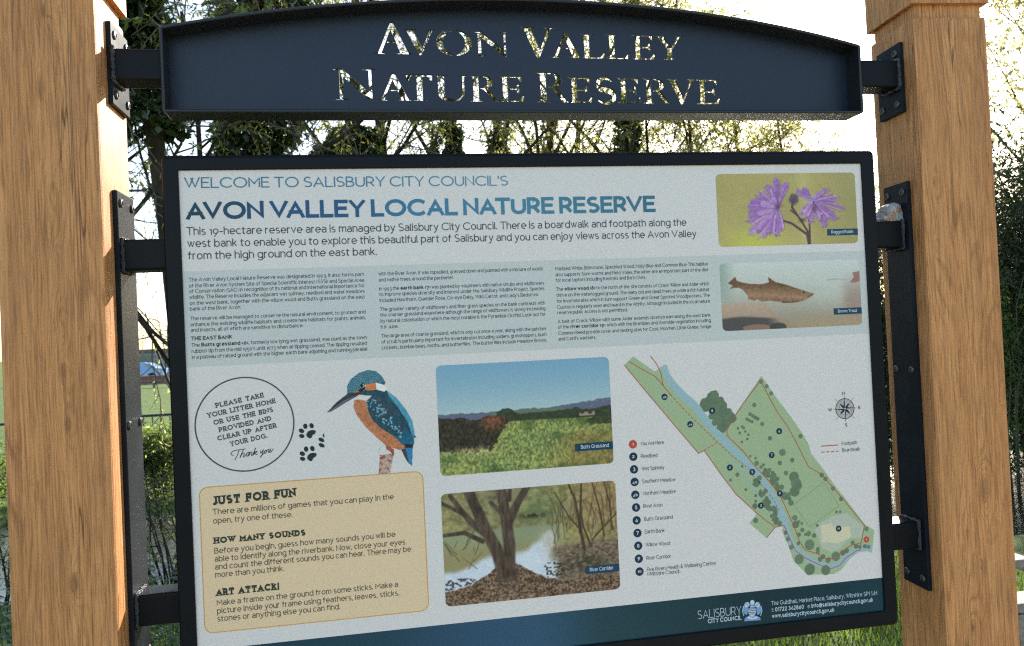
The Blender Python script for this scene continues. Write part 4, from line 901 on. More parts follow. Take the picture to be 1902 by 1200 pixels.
# kingfisher cut-out
def f_bird(i):
    xs0, xs1, ys0, ys1 = 1050, 1725, 98, 880; N = 260; Mh = int(N*(ys1-ys0)/(xs1-xs0))
    yy, xx = np.meshgrid(np.linspace(ys0, ys1, Mh+1), np.linspace(xs0, xs1, N+1), indexing='ij')
    u = (xx-xs0)/(xs1-xs0); v = (yy-ys0)/(ys1-ys0); mask = np.zeros(xx.shape); img = np.ones(xx.shape+(3,))*200
    n2 = fbm(u, v, 60, 70, 405, 3); n1 = fbm(u, v, 8, 10, 401)
    def put(pts, c, amp=30, sel=None):
        nonlocal img, mask
        m = inpoly(xx, yy, pts); mask = np.maximum(mask, m)
        if sel is not None: m = m*sel
        img = over(img, np.stack([c[k]+amp*(n2-.5)*2 for k in range(3)], -1), m)
    put([(1448, 735), (1552, 720), (1522, 878), (1438, 878)], (176, 150, 140), 34); put([(1448, 735), (1552, 720), (1522, 878), (1438, 878)], (112, 60, 58), 10, (vnoise(u, v, 50, 60, 9) > .72)*.8)
    put([(1628, 675), (1692, 675), (1686, 820), (1662, 795), (1600, 690)], (52, 120, 166), 20); put([(1600, 685), (1640, 690), (1664, 800), (1640, 770)], (60, 64, 72), 10)
    put([(1700, 575), (1720, 608), (1700, 606)], (40, 46, 60), 5)
    put([(1258, 330), (1290, 322), (1350, 335), (1364, 400), (1394, 470), (1454, 530), (1562, 600), (1644, 680), (1592, 697), (1500, 670), (1420, 602), (1340, 525), (1280, 445), (1253, 385)], (172, 112, 80), 30)
    put([(1258, 330), (1290, 322), (1350, 335), (1364, 400), (1310, 440), (1275, 410)], (140, 98, 84), 24, (n1 > .45)*.8)
    put([(1300, 290), (1340, 252), (1420, 248), (1500, 258), (1572, 318), (1642, 398), (1684, 480), (1704, 560), (1702, 640), (1692, 682), (1640, 680), (1560, 602), (1450, 532), (1390, 472), (1360, 400), (1350, 330), (1385, 300)], (32, 70, 86), 22)
    put([(1360, 300), (1450, 290), (1560, 360), (1640, 470), (1660, 560), (1560, 560), (1450, 480), (1390, 430)], (52, 66, 84), 26, smooth(.4, .6, n1)*.8)
    put([(1500, 258), (1572, 312), (1642, 398), (1688, 480), (1704, 560), (1702, 650), (1690, 600), (1648, 480), (1580, 380), (1515, 300)], (72, 144, 168), 22)
    put([(1560, 600), (1640, 540), (1700, 600), (1694, 660), (1640, 680)], (30, 96, 128), 18, n1*1.2)
    put([(1630, 650), (1692, 655), (1690, 682), (1636, 680)], (30, 40, 52), 8)
    rs = np.random.RandomState(3)
    for k in range(74):                          # pale spots on the wing
        t = rs.rand(); s_ = rs.rand(); x = 1372+t*215+(s_-.3)*120*(1-.5*t); y = 345+t*250+rs.uniform(-34, 20)
        m = ((xx-x)**2+(yy-y)**2 < 36).astype(float)*mask; img = over(img, (120, 178, 190), m*.8)
    put([(1258, 322), (1300, 295), (1388, 298), (1356, 332), (1290, 326)], (206, 204, 198), 14)
    put([(1335, 248), (1350, 212), (1422, 198), (1428, 252), (1360, 260)], (196, 120, 74), 22)
    put([(1418, 200), (1480, 210), (1502, 246), (1480, 268), (1424, 252)], (220, 220, 216), 12)
    put([(1206, 285), (1206, 225), (1234, 175), (1290, 130), (1360, 106), (1420, 115), (1462, 150), (1492, 200), (1482, 218), (1420, 200), (1345, 216), (1305, 250), (1262, 290)], (44, 92, 112), 26)
    bars = (np.sin((xx*.8+yy*1.0)*.34+6*n1)*np.sin((xx*.9-yy*.7)*.24) > .15); put([(1206, 285), (1206, 225), (1234, 175), (1290, 130), (1360, 106), (1420, 115), (1462, 150), (1492, 200), (1420, 196), (1345, 210), (1262, 280)], (124, 164, 176), 16, bars*.75)
    put([(1262, 270), (1300, 250), (1342, 225), (1338, 255), (1300, 275)], (26, 30, 36), 6); put([(1255, 270), (1285, 256), (1300, 266), (1275, 285)], (170, 110, 76), 12)
    put([(1056, 422), (1128, 345), (1212, 280), (1290, 272), (1340, 258), (1300, 290), (1200, 348), (1092, 416)], (52, 54, 64), 14); put([(1062, 420), (1180, 335), (1290, 286), (1200, 342), (1092, 414)], (92, 96, 108), 8)
    img = over(img, (12, 12, 14), (((xx-1322)/17)**2+((yy-222)/15)**2 < 1).astype(float)); img = over(img, (230, 235, 240), ((xx-1327)**2+(yy-217)**2 < 22).astype(float))
    put([(1440, 692), (1480, 656), (1552, 690), (1556, 736), (1450, 768)], (146, 74, 62), 30, (n1 > .35)*1.0)
    col = lin(.5*img+.125*(np.roll(img, 1, 0)+np.roll(img, -1, 0)+np.roll(img, 1, 1)+np.roll(img, -1, 1)))*INKGAIN; keep = mask > 0; idx = -np.ones(xx.shape, int); vs = []; cs = []; fs = []
    q = keep[:-1, :-1] & keep[1:, :-1] & keep[:-1, 1:] & keep[1:, 1:]
    for r_, c_ in zip(*np.nonzero(q)):
        f = []
        for a, b in ((r_+1, c_), (r_+1, c_+1), (r_, c_+1), (r_, c_)):
            if idx[a, b] < 0:
                idx[a, b] = len(vs); p = z7(xx[a, b], yy[a, b]); vs.append(i.P(p[0], p[1])); cs.append(tuple(col[a, b]))
            f.append(idx[a, b])
        fs.append(f)
    i.add(vs, fs, cs)
ink('bird_picture', 2, f_bird)

# map, its key, compass
m3 = win(1140, 650, 3.6577); m4 = win(1150, 800, 3.729)
def P3(l): return [m3(*p) for p in l]
def P4(l): return [m4(*p) for p in l]
GRN = tuple(np.array(srgb(150, 170, 136))*INKGAIN); RED = tuple(np.array(srgb(168, 78, 66))*INKGAIN); DOT = tuple(np.array(srgb(100, 122, 100))*INKGAIN); WAT = tuple(np.array(srgb(142, 172, 180))*INKGAIN)
def f_map(i):
    west = P3([(72,103),(132,45),(278,148),(318,122),(345,100),(365,170),(400,240),(460,300),(535,350),(590,430),(660,530),(720,590),(790,660),(870,740),(950,815)])+P4([(960,300),(1040,410),(1100,520),(1150,640),(1142,656),(1080,668),(1020,742),(903,640),(952,580),(925,545),(808,438),(590,138),(552,158)])+P3([(576,703)])
    i.poly(west[::-1], GRN)
    east = P3([(1003,177),(1100,320),(1200,450),(1285,575),(1325,645),(1340,705),(1400,780),(1490,905)])+P4([(1400,278),(1480,365),(1550,450),(1630,555),(1702,650),(1766,690),(1750,845),(1690,822),(1600,880),(1540,960),(1485,992),(1305,997),(1210,902),(1170,790),(1128,690),(1150,655),(1110,520),(1045,400),(950,290)])+P3([(930,800),(850,710),(770,630),(720,570),(765,545),(770,520)])
    i.poly(east[::-1], GRN)
    grey = P4([(1350,690),(1390,640),(1480,590),(1580,570),(1690,660),(1680,740),(1600,745),(1560,780),(1520,820),(1470,840),(1400,810),(1380,740)]); i.poly(grey[::-1], tuple(np.array(srgb(168, 178, 164))*INKGAIN), 2e-5)
    i.poly(P4([(1395,655),(1475,640),(1480,670),(1595,662),(1605,735),(1520,780),(1440,770),(1405,775)])[::-1], tuple(np.array(srgb(196, 194, 166))*INKGAIN), 4e-5)
    riv = P3([(338,108),(362,180),(415,255),(475,315),(545,375),(610,460),(680,545),(750,620),(830,700),(905,775),(945,815)])+P4([(960,310),(1040,420),(1095,515),(1140,610),(1165,700),(1200,790),(1250,845),(1300,880),(1390,925),(1460,945),(1525,925),(1580,870),(1650,820),(1750,805)])
    wdt = [13]*2+[15]*4+[15]*5+[15]*4+[12]*6+[13]*4
    L = []; Rr = []
    for k, p in enumerate(riv):
        a = np.array(riv[max(k-1, 0)]); b = np.array(riv[min(k+1, len(riv)-1)]); d = (b-a)/np.hypot(*(b-a)); n = np.array([-d[1], d[0]])*.00112*wdt[min(k, len(wdt)-1)]*.42
        L.append(tuple(np.array(p)+n)); Rr.append(tuple(np.array(p)-n))
    for k in range(len(riv)-1): i.poly([L[k], Rr[k], Rr[k+1], L[k+1]], WAT, 6e-5)
    for pts in ([(757,185),(830,255),(900,350),(945,430),(1000,490),(1050,560),(1110,650)],): i.ribbon(P4(pts), .0028, tuple(np.array(srgb(140, 170, 172))*INKGAIN), 7e-5)
    rs = random.Random(4); lay_ = [0]
    def dot(p, r, c=DOT):
        lay_[0] += 1; e = 8e-5+lay_[0]*4e-7; n = max(10, int(r*3))
        i.poly([(p[0]+.00027*r*(1+(.10 if j % 2 else -.06))*math.cos(2*math.pi*j/n), p[1]+.00027*r*(1+(.10 if j % 2 else -.06))*math.sin(2*math.pi*j/n)) for j in range(n)], c if rs.random() < .5 else tuple(v*.88 for v in c), e)
    for x, y, r in ((1000,214,15),(1038,247,14),(1069,295,14),(954,374,15),(925,436,13),(945,448,13),(962,460,13),(978,468,12),(905,470,11),(922,480,11),(940,488,10),(1008,503,14),(812,470,10),(802,485,11),(820,462,9),(843,532,9),(872,520,9),(882,530,9),(855,564,9),(893,553,9),(914,576,9),(907,605,9),(870,625,9),(1061,600,15),(1268,586,15),(1145,696,23),(1127,768,15),(1212,748,15),(927,722,8),(963,736,9),(970,770,16),(1000,795,12),(1017,780,10),(872,790,9),(839,847,14),(793,884,10),(1168,836,15),(1412,850,16),(1437,876,15)): dot(m3(x, y), r)
    for k in range(150):                          # the wood: one clump of many crowns
        a, b = rs.random(), rs.random(); x = 560+a*225-b*0; p0 = np.array((575, 355))+a*np.array((140, 190)); p = p0+b*np.array((85, -70))*1.05+np.array((18, 5))
        dot(m3(p[0]+rs.uniform(-8, 8), p[1]+rs.uniform(-8, 8)), rs.uniform(17, 24), tuple(v*.93 for v in DOT))
    for x, y, r in ((1210,320,34),(1225,365,36),(1215,420,34),(1240,380,26),(1154,293,15),(1505,562,9),(1530,562,9),(1480,400,15),(1537,472,15),(1712,680,15),(1617,776,15),(1640,800,16),(1665,804,14),(1700,800,14),(1726,804,14),(1371,656,10),(1350,726,15),(1312,712,17),(1290,718,10),(1216,603,18),(1243,630,10),(1264,642,10),(1222,650,24),(1268,688,15),(1245,720,14),(1318,790,34),(1375,820,14),(1375,840,14),(1392,890,16),(1412,872,16),(1445,898,17),(1500,870,30),(1548,845,18),(1575,830,17),(1430,965,32),(1320,960,36),(1246,890,32),(1192,806,16),(1168,750,15),(1152,706,14),(1240,780,12),(945,622,17),(877,408,10),(945,450,10),(945,488,10),(940,522,18),(771,342,10),(1452,890,14)): dot(m4(x, y), r)
    for k in range(84):                          # spinney between the two waters and the belt along the east bank
        t = rs.random()
        if k < 50: x = 930+t*170+rs.uniform(-28, 40)*(1-.5*t); y = 330+t*310+rs.uniform(-30, 20); r = rs.uniform(10, 18)
        else: x = 985+t*185+rs.uniform(-10, 40); y = 262+t*250+rs.uniform(-30, 10); r = rs.uniform(11, 19)
        dot(m4(x, y), r, tuple(v*.95 for v in DOT))
    e = 1.9e-4; wd = .0013
    i.ribbon(P3([(100,78),(190,130),(280,180),(330,235),(385,305)]), wd, RED, e); i.ribbon(P3([(250,42),(290,95),(318,150),(333,240)]), wd, RED, e)
    i.ribbon(P3([(72,103),(230,295),(420,520),(576,703),(612,683)])+P4([(590,138),(700,295),(808,438),(925,545),(1000,610),(1080,668),(1142,656)]), wd, RED, e+1e-5); i.ribbon(P4([(1080,668),(1020,742)]), wd, RED, e)
    i.ribbon(P3([(1000,232),(990,215),(890,350),(815,460),(768,545),(770,580),(800,612),(870,680)])+P4([(850,130),(930,235),(1040,350),(1110,440),(1165,560),(1210,660),(1250,770),(1290,828),(1370,850),(1440,890),(1490,882),(1570,815),(1620,788),(1675,778),(1698,655),(1600,535),(1500,415),(1400,302),(1320,255)])+P3([(1320,790),(1240,630),(1180,520),(1110,420),(1060,330),(1003,222)]), wd, RED, e+2e-5)
    i.ribbon(P4([(1142,656),(1180,745),(1220,830),(1285,880),(1390,930),(1470,955),(1530,930),(1570,880),(1650,828),(1668,828),(1675,780)]), wd, RED, e+3e-5)
    i.dashed(P3([(385,305),(520,450),(700,622),(800,715),(915,805)])+P4([(925,310),(1010,400),(1075,490),(1110,560)]), wd, RED, .0048, .003, e); i.dashed(P3([(612,683),(700,630)]), wd, RED, .0048, .003, e)
    sq = P4([(1210,512),(1415,355),(1522,518),(1320,668),(1210,512)]); i.ribbon(sq, .0005, tuple(np.array(srgb(110, 130, 110))*INKGAIN), e)
    NAVY = srgb(24, 52, 74); WH = srgb(200, 208, 212); RR_ = srgb(196, 78, 66)
    def badge(p, t, c, r, e):
        i.disc(p, r, c, 20, e); cap = r*.86 if len(t) < 2 else r*.72
        i_out, end = i.layout(t, .2, 0, False, False); lo = -.135 if t in '3579' else 0; yc = cap*(.36 if t in '12' or t == '10' else .5+lo*1.9)
        i.k = 0; n0 = len(i.v); i.text(t, (p[0]-end*cap/2, p[1]-yc), None, cap=cap, wt=.2, col=WH); 
        i.v[n0:] = [(a, b-e-4e-5, c_) for a, b, c_ in i.v[n0:]]
    for f, x, y, t, c in ((m3,344,319,'4b',NAVY),(m3,519,505,'4a',NAVY),(m3,668,413,'8',NAVY),(m3,1123,552,'6',NAVY),(m3,1072,714,'7',NAVY),(m3,788,799,'2',NAVY),(m3,940,829,'5',NAVY),(m4,1112,434,'9',NAVY),(m4,981,518,'3',NAVY),(m4,1519,678,'10',NAVY),(m4,1712,753,'1',RR_)): badge(f(x, y), t, c, .0056, 2.6e-4)
    # key
    T_ = srgb(84, 90, 98)
    for cx, cy, t, s_, a, b in ((95,94,'1','You Are Here',(147,103),(310,93)),(98,180,'2','Reedbed',(150,189),(265,183)),(103,268,'3','Wet Spinney',(155,277),(313,266)),(107,355,'4a','Southern Meadow',(160,364),(390,350)),(112,444,'4b','Northern Meadow',(165,448),(393,432)),(117,532,'5','River Avon',(168,536),(301,526)),(121,621,'6','Butts Grassland',(174,626),(371,610)),(127,709,'7','Earth Bank',(178,713),(315,703)),(132,797,'8','Willow Wood',(184,804),(352,792)),(136,887,'9','River Corridor',(189,896),(360,881)),(141,976,'10','Five Rivers Health & Wellbeing Centre',(193,976),(668,929)),(141,976,'','(Wiltshire Council)',(196,1007),(423,986))):
        if t: badge(m4(cx, cy), t, RR_ if t == '1' else NAVY, .0074, 0)
        i.text(s_, m4(*a), m4(*b), cap=.0068, wt=.115, track=-.02, col=T_)
    i.ribbon(P3([(1407,654),(1522,646)]), .0016, RED); i.text('Footpath', m3(1549,649), m3(1652,640), cap=.0068, wt=.115, track=-.02, col=T_)
    i.dashed(P3([(1410,695),(1525,688)]), .0016, RED, .0062, .0034); i.text('Boardwalk', m3(1551,694), m3(1672,684), cap=.0068, wt=.115, track=-.02, col=T_)
ink('map', 2, f_map)
def f_comp(i):
    C = srgb(34, 40, 50); c = m3(1570, 399); r = .0185; ring = lambda q: [(c[0]+q*math.cos(2*math.pi*j/40), c[1]+q*math.sin(2*math.pi*j/40)) for j in range(41)]
    for q, wd in ((r*.98, .0013), (r*.86, .0006), (r*.74, .0005), (r*.6, .0008), (r*.46, .0005)): i.ribbon(ring(q), wd, C)
    for a in range(8):
        t = math.pi/2-a*math.pi/4; L = r*1.28 if a % 2 == 0 else r*.82; d = np.array([math.cos(t), math.sin(t)]); n = np.array([-d[1], d[0]]); cc = np.array(c)
        i.poly([tuple(cc), tuple(cc+d*r*.26+n*r*.12), tuple(cc+d*L)][::-1], C, 3e-5+a*2e-6); i.poly([tuple(cc), tuple(cc+d*L), tuple(cc+d*r*.26-n*r*.12)][::-1], srgb(190, 197, 200) if a % 2 == 0 else C, 3e-5+a*2e-6)
        if a % 2: i.ribbon([tuple(cc+d*r*1.05), tuple(cc+d*r*1.45)], .0005, C)
        else: i.ribbon([tuple(cc+d*r*.3), tuple(cc+d*r*1.28)], .0006, C, 6e-5)
    i.disc(c, r*.17, C, 16, 8e-5); i.disc(c, r*.10, srgb(170, 176, 180), 14, 1e-4)
    for t, x, y in (('N', 1562, 306), ('S', 1579, 521), ('W', 1470, 419), ('E', 1669, 402)):
        p = m3(x, y); _, end = i.layout(t, .16, 0, False, False); i.text(t, (p[0]-end*.0030, p[1]), None, cap=.0060, wt=.16, col=C)
ink('compass_rose', 2, f_comp)
# foot band lettering and crest
z8 = win(1260, 1060, 4.5286)
def f_foottext(i):
    Wc = srgb(186, 202, 214)
    i.text('SALISBURY', z8(163, 408), z8(531, 366), cap=.0150, wt=.075, col=Wc); i.text('CITY COUNCIL', z8(247, 443), z8(531, 412), cap=.0078, wt=.2, col=Wc)
    i.text('The Guildhall, Market Place, Salisbury, Wiltshire SP1 1JH', z8(780, 292), z8(1670, 203), cap=.0076, wt=.12, col=Wc, lining=True)
    i.text('t: *01722 342860*', z8(784, 346), z8(1055, 320), cap=.0076, wt=.11, col=Wc, lining=True); i.text('e: *info@salisburycitycouncil.gov.uk*', z8(1086, 316), z8(1636, 260), cap=.0076, wt=.11, col=Wc, lining=True)
    i.text('*www.salisburycitycouncil.gov.uk*', z8(786, 400), z8(1311, 345), cap=.0076, wt=.11, col=Wc)
    B = srgb(120, 156, 196); Lc = srgb(196, 210, 224); Nv = srgb(38, 66, 96); q = lambda l: [z8(*p) for p in l][::-1]
    i.poly(q([(553,425),(558,398),(590,380),(650,378),(685,392),(693,415)]), B); i.poly(q([(575,392),(600,384),(622,400),(648,384),(672,388),(655,404),(620,410),(590,406)]), Lc, 2e-5)
    i.poly(q([(588,318),(650,312),(652,352),(640,374),(621,388),(600,378),(589,356)]), Lc, 2e-5)
    for y in (322, 336, 350, 364): i.ribbon([z8(591+max(0, y-350)*.5, y+2), z8(650-max(0, y-350)*.6, y-3)], .0012, Nv, 5e-5)
    for s_ in (-1, 1):                           # supporters either side, heads turned in
        X = lambda x: 620+s_*x
        i.poly(q([(X(34),318),(X(58),290),(X(78),296),(X(80),330),(X(66),362),(X(44),372),(X(38),350)] if s_ > 0 else [(X(34),318),(X(38),350),(X(44),372),(X(66),362),(X(80),330),(X(78),296),(X(58),290)]), B, 1e-5)
        i.disc(z8(X(44), 286), .0048, Lc, 14, 4e-5); i.ribbon([z8(X(30), 300), z8(X(52), 272), z8(X(66), 280)], .0018, B, 5e-5); i.ribbon([z8(X(70), 380), z8(X(82), 340), z8(X(74), 300)], .0012, Lc, 5e-5)
    i.poly(q([(600,310),(604,276),(614,258),(628,258),(638,274),(642,308)]), B, 3e-5); i.disc(z8(621, 266), .0042, Lc, 12, 6e-5); i.ribbon([z8(604, 306), z8(640, 302)], .0016, Lc, 6e-5)
ink('address_text', 3, f_foottext)

# ================================================================== SURROUNDINGS
def gz(x, y):
    s = lambda a, b, t: (lambda q: q*q*(3-2*q))(min(1, max(0, (t-a)/(b-a))))
    yy = y+.35*math.sin(x*.35)+.12*math.sin(x*1.3)
    h = -.95*s(3.9, 5.3, yy)+.42*s(8.6, 9.9, yy)-.10*s(10, 40, yy)
    return h+.02*math.sin(x*1.7+y*.9)*math.sin(y*1.3-x*.4)*(1 if yy < 3.6 else 1.6)
def axis(segs):
    out = []
    for a, b, st in segs: out += list(np.arange(a, b, st))
    return out+[segs[-1][1]]
def m_ground():
    t = NT('meadow_grass'); o = t.obj(); a = t.noise(o, 2.2, 5, .65); b = t.noise(o, 38, 4, .7); c = t.noise(o, .35, 3)
    col = t.ramp(a, [(.3, (.045, .080, .016)), (.5, (.080, .130, .026)), (.7, (.12, .175, .040))])
    col = t.mix(t.ramp(b, [(.4, (0,)*3), (.75, (.6,)*3)]), col, (.035, .045, .015)); col = t.mix(t.ramp(c, [(.5, (0,)*3), (.8, (.5,)*3)]), col, (.10, .135, .035))
    return t.done(t.princ(col, .85, spec=.15, normal=t.bump(b, .8, .04)))
xs = axis([(-400, -60, 40), (-60, -16, 4), (-16, -4, .8), (-4, 10, .35), (10, 26, .8), (26, 80, 6), (80, 440, 40)])
ys = axis([(-60, -6, 6), (-6, 0, .8), (0, 12, .3), (12, 20, .8), (20, 80, 5), (80, 640, 40)])
g = MB(); nx = len(xs)
g.add([(x, y, gz(x, y)) for y in ys for x in xs], [(j*nx+i, j*nx+i+1, (j+1)*nx+i+1, (j+1)*nx+i) for j in range(len(ys)-1) for i in range(nx-1)], smooth=True)
tag(g.build('ground', m_ground()), kind='structure')
tw = NT('river_water'); rn = tw.noise(tw.obj((1, 2.2, 1)), 5, 4, .6); tw.done(tw.princ((.035, .042, .030), .06, spec=.6, normal=tw.bump(rn, .35, .03)))
g = MB(); g.add([(-400, 4.0, -.60), (440, 4.0, -.60), (440, 10.2, -.60), (-400, 10.2, -.60)], [(0, 1, 2, 3)]); tag(g.build('river', tw.m), kind='structure')

tp = NT('bounce_gravel'); po = tp.obj(); pa = tp.noise(po, 90, 4, .7); pb = tp.noise(po, 3, 4)  # unseen gravel strip added to bounce warm sunlight onto the sign's front
pcol = tp.mix(tp.ramp(pa, [(.35, (0,)*3), (.65, (1,)*3)]), (.30, .24, .17), (.58, .50, .39)); pcol = tp.mix(tp.ramp(pb, [(.5, (0,)*3), (.8, (.5,)*3)]), pcol, (.32, .27, .2))
tp.done(tp.princ(pcol, .9, spec=.2, normal=tp.bump(pa, .6, .01)))
g = MB(); pxs = np.arange(-14, 16.1, .5); g.add([(x, yy+.12*math.sin(x*.9), .016+.004*math.sin(x*2)) for yy in (-4.6, -2.6, -.75) for x in pxs], [(j*len(pxs)+i, j*len(pxs)+i+1, (j+1)*len(pxs)+i+1, (j+1)*len(pxs)+i) for j in (0, 1) for i in range(len(pxs)-1)], smooth=True)
tag(g.build('bounce_path', tp.m), kind='structure')
MAT['grass'] = m_leaf('grass_blade', (.065, .115, .018), (.12, .18, .036), .45, (.34, .48, .07), .45, .4)
MAT['willow'] = m_leaf('willow_leaf', (.050, .085, .018), (.090, .120, .030), .62, (.60, .62, .15), .45, .45)
MAT['willow_pale'] = m_leaf('pale_spring_leaf', (.10, .12, .035), (.16, .16, .05), .62, (.74, .70, .24), .5, .4)
MAT['ivy'] = m_leaf('ivy_leaf', (.014, .028, .009), (.034, .058, .016), .22, (.16, .24, .03), .30, .6)
MAT['bushleaf'] = m_leaf('shrub_leaf', (.035, .07, .016), (.075, .12, .028), .42, (.24, .34, .05), .42, .5)
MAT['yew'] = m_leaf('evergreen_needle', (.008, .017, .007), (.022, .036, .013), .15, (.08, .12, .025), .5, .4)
MAT['nettle'] = m_leaf('nettle_leaf', (.022, .055, .016), (.045, .095, .025), .32, (.12, .24, .04), .45, .4)
MAT['bark'] = m_bark('bark_brown', (.035, .026, .018), (.115, .088, .062)); MAT['bark_dark'] = m_bark('bark_dark', (.018, .014, .011), (.06, .047, .036))
MAT['twig'] = m_plain('twig_bark', (.13, .105, .078), .8, 0, .4, 12)

def leaf_quad(mb, p, d, L, wd, rng, droop=.0):
    "one pointed leaf from p along d, slightly folded"
    d = Vector(d); d.z -= droop; d.normalize()
    s = d.cross(Vector((rng.gauss(0, 1), rng.gauss(0, 1), rng.gauss(0, 1)))); 
    if s.length < 1e-4: s = Vector((1, 0, 0))
    s.normalize(); n = d.cross(s); p = Vector(p); m = p+d*L*.45
    mb.add([p, m+s*wd*.5+n*wd*.12, p+d*L, m-s*wd*.5+n*wd*.12], [(0, 1, 2), (0, 2, 3)])
def rvec(rng): return Vector((rng.gauss(0, 1), rng.gauss(0, 1), rng.gauss(0, 1))).normalized()
def limb(rng, p, d, L, r0, r1, n, wander, lift):
    pts = [Vector(p)]; d = Vector(d).normalized(); rad = [r0]
    for i in range(n):
        d = (d+rvec(rng)*wander+Vector((0, 0, lift))).normalized(); pts.append(pts[-1]+d*(L/n)); rad.append(r0+(r1-r0)*(i+1)/n)
    return pts, rad
def pick(pts, t):
    k = t*(len(pts)-1); i = min(int(k), len(pts)-2); f = k-i
    return pts[i].lerp(pts[i+1], f), (pts[i+1]-pts[i]).normalized()
def base_at(px, Y):
    p = at(px, 640, Y); x = float(p[0]); return Vector((x, Y, gz(x, Y)-.05))
def make_tree(name, label, px, Y, height, r0, rng, lean=(0, 0), nb=9, sub=5, tw=5, leaves=10, leaf=(.085, .020), mat='willow', bark='bark', first=.28, spread=.9, ivy=0, ivy_r=.3, ivy_h=6.5, droop=.35, group='trees along the river', wander=.10, blen=.42, base=None, ivy_leaf=.062, ivy_lo=0.0):
    b = base or base_at(px, Y)
    root = empty(name, b, label, 'tree', group)
    tr = MB(); tg = MB(); lf = MB()
    pts, rad = limb(rng, b, (lean[0], lean[1], 1), height, r0, r0*.22, 11, wander, .03)
    rad[0] *= 1.35; tr.tube(pts, rad, 9)
    for i in range(nb):
        t = first+(1-first)*((i+rng.uniform(.1, .9))/nb); p, d = pick(pts, t); a = i*2.4+rng.uniform(-.5, .5)
        out = Vector((math.cos(a), math.sin(a), rng.uniform(.5, 1.5)))
        L = height*blen*(1.12-t*.75)*rng.uniform(.8, 1.2)*spread; rr = r0*(1.05-t)*.42+.006
        bp, br = limb(rng, p, out, L, rr, rr*.25, 7, .16, .05); tr.tube(bp, br, 6)
        for j in range(sub):
            t2 = .22+.78*(j+rng.random())/sub; p2, d2 = pick(bp, t2)
            sp, sr = limb(rng, p2, d2*.5+rvec(rng)*.9, L*.42*rng.uniform(.7, 1.2), max(.006, rr*.3), .003, 5, .2, .02); tr.tube(sp, sr, 4, cap=False, mi=1)
            for k in range(tw):
                t3 = .15+.85*(k+rng.random())/tw; p3, d3 = pick(sp, t3)
                qp, qr = limb(rng, p3, d3*.6+rvec(rng)*.8, rng.uniform(.25, .6), .0045, .002, 4, .22, -.05); tr.tube(qp, qr, 3, cap=False, mi=1)
                for m in range(leaves):
                    p4, d4 = pick(qp, .1+.9*(m+rng.random())/leaves)
                    leaf_quad(lf, p4, d4*.5+rvec(rng)*.8, leaf[0]*rng.uniform(.6, 1.25), leaf[1]*rng.uniform(.7, 1.2), rng, droop)
    trunk = tr.build('trunk', [MAT[bark], MAT['twig']], root)
    if lf.v: lf.build('crown', MAT[mat], root)
    if ivy:
        iv = MB(); lumps = [(rng.uniform(0, 6.3), rng.uniform(.4, ivy_h), rng.uniform(.5, 1.2)) for _ in range(16)]
        for _ in range(ivy):
            z = ivy_lo+(ivy_h-ivy_lo)*rng.uniform(.0, 1)**.85; t = min(.98, z/height); p, d = pick(pts, t); a = rng.uniform(0, 6.283)
            rr = ivy_r*(.55+.35*rng.random())*(1.0-.35*(z/ivy_h)**3)
            for la, lz, lr in lumps:
                dd = ((math.sin((a-la)/2)*2)**2)/.7+((z-lz)/.5)**2
                if dd < 1: rr += ivy_r*.75*lr*(1-dd)
            rr *= rng.uniform(.72, 1.06)
            n = Vector((math.cos(a), math.sin(a), 0)); q = p+n*rr
            leaf_quad(iv, q, n*.5+rvec(rng)*.75, ivy_leaf*rng.uniform(.7, 1.5), ivy_leaf*rng.uniform(.5, .9), rng, .45)
        iv.build('ivy', MAT['ivy'], root)
    return root
TR = 'trees along the river'
rT = random.Random(11)
# name, label, px, Y ... from left to right
LF1 = (.075, .019)
make_tree('leafy_tree', 'broad-leaved tree whose sprays show right beside the left oak post', 196, 5.6, 6.6, .10, rT, (.02, .03), 15, 6, 5, 12, (.075, .022), 'willow', 'bark_dark', .45, 1.0, 0, group=TR, blen=.34)
make_tree('ivy_clad_tree', 'ivy-smothered tree just right of the left oak post, above the panel corner', 352, 5.9, 8.0, .11, rT, (.02, .03), 10, 6, 5, 13, (.085, .026), 'bushleaf', 'bark_dark', .58, .8, 15000, .30, 6.8, .4, TR, blen=.30, ivy_lo=4.3)
make_tree('ivy_clad_tree', 'dark ivy column behind the left third of the header board', 440, 7.4, 9.0, .14, rT, (-.02, 0), 11, 6, 7, 16, LF1, 'willow', 'bark_dark', .45, .7, 24000, .50, 7.0, .4, TR, ivy_leaf=.075)
make_tree('ivy_clad_tree', 'broad dark ivy column above the kingfisher picture with a bent bough crossing it', 588, 8.2, 9.0, .15, rT, (.015, 0), 11, 6, 7, 16, LF1, 'willow', 'bark_dark', .45, .7, 28000, .54, 5.3, .4, TR, ivy_leaf=.075)
make_tree('bare_trunk_tree', 'leaning bare grey-brown trunk right of the broad ivy column', 768, 9.0, 9.2, .115, rT, (-.055, 0), 14, 8, 8, 9, LF1, 'willow', 'bark', .40, .75, 0, group=TR, wander=.03)
make_tree('ivy_clad_tree', 'shaggy ivy-wrapped trunk right of the leaning bare trunk', 806, 9.6, 9.4, .13, rT, (-.01, 0), 14, 8, 8, 9, LF1, 'willow', 'bark', .40, .8, 8000, .27, 5.1, .4, TR, wander=.05)
make_tree('ivy_clad_tree', 'slim ivy-tufted trunk above the grassland picture', 882, 10.2, 9.4, .12, rT, (.05, 0), 14, 8, 8, 9, LF1, 'willow', 'bark', .38, .8, 6000, .25, 5.1, .4, TR, wander=.05)
make_tree('forked_tree', 'forked bare-limbed tree above the middle of the panel', 985, 9.4, 8.6, .10, rT, (-.03, 0), 16, 8, 8, 8, LF1, 'willow', 'bark', .30, 1.0, 0, group=TR, wander=.12)
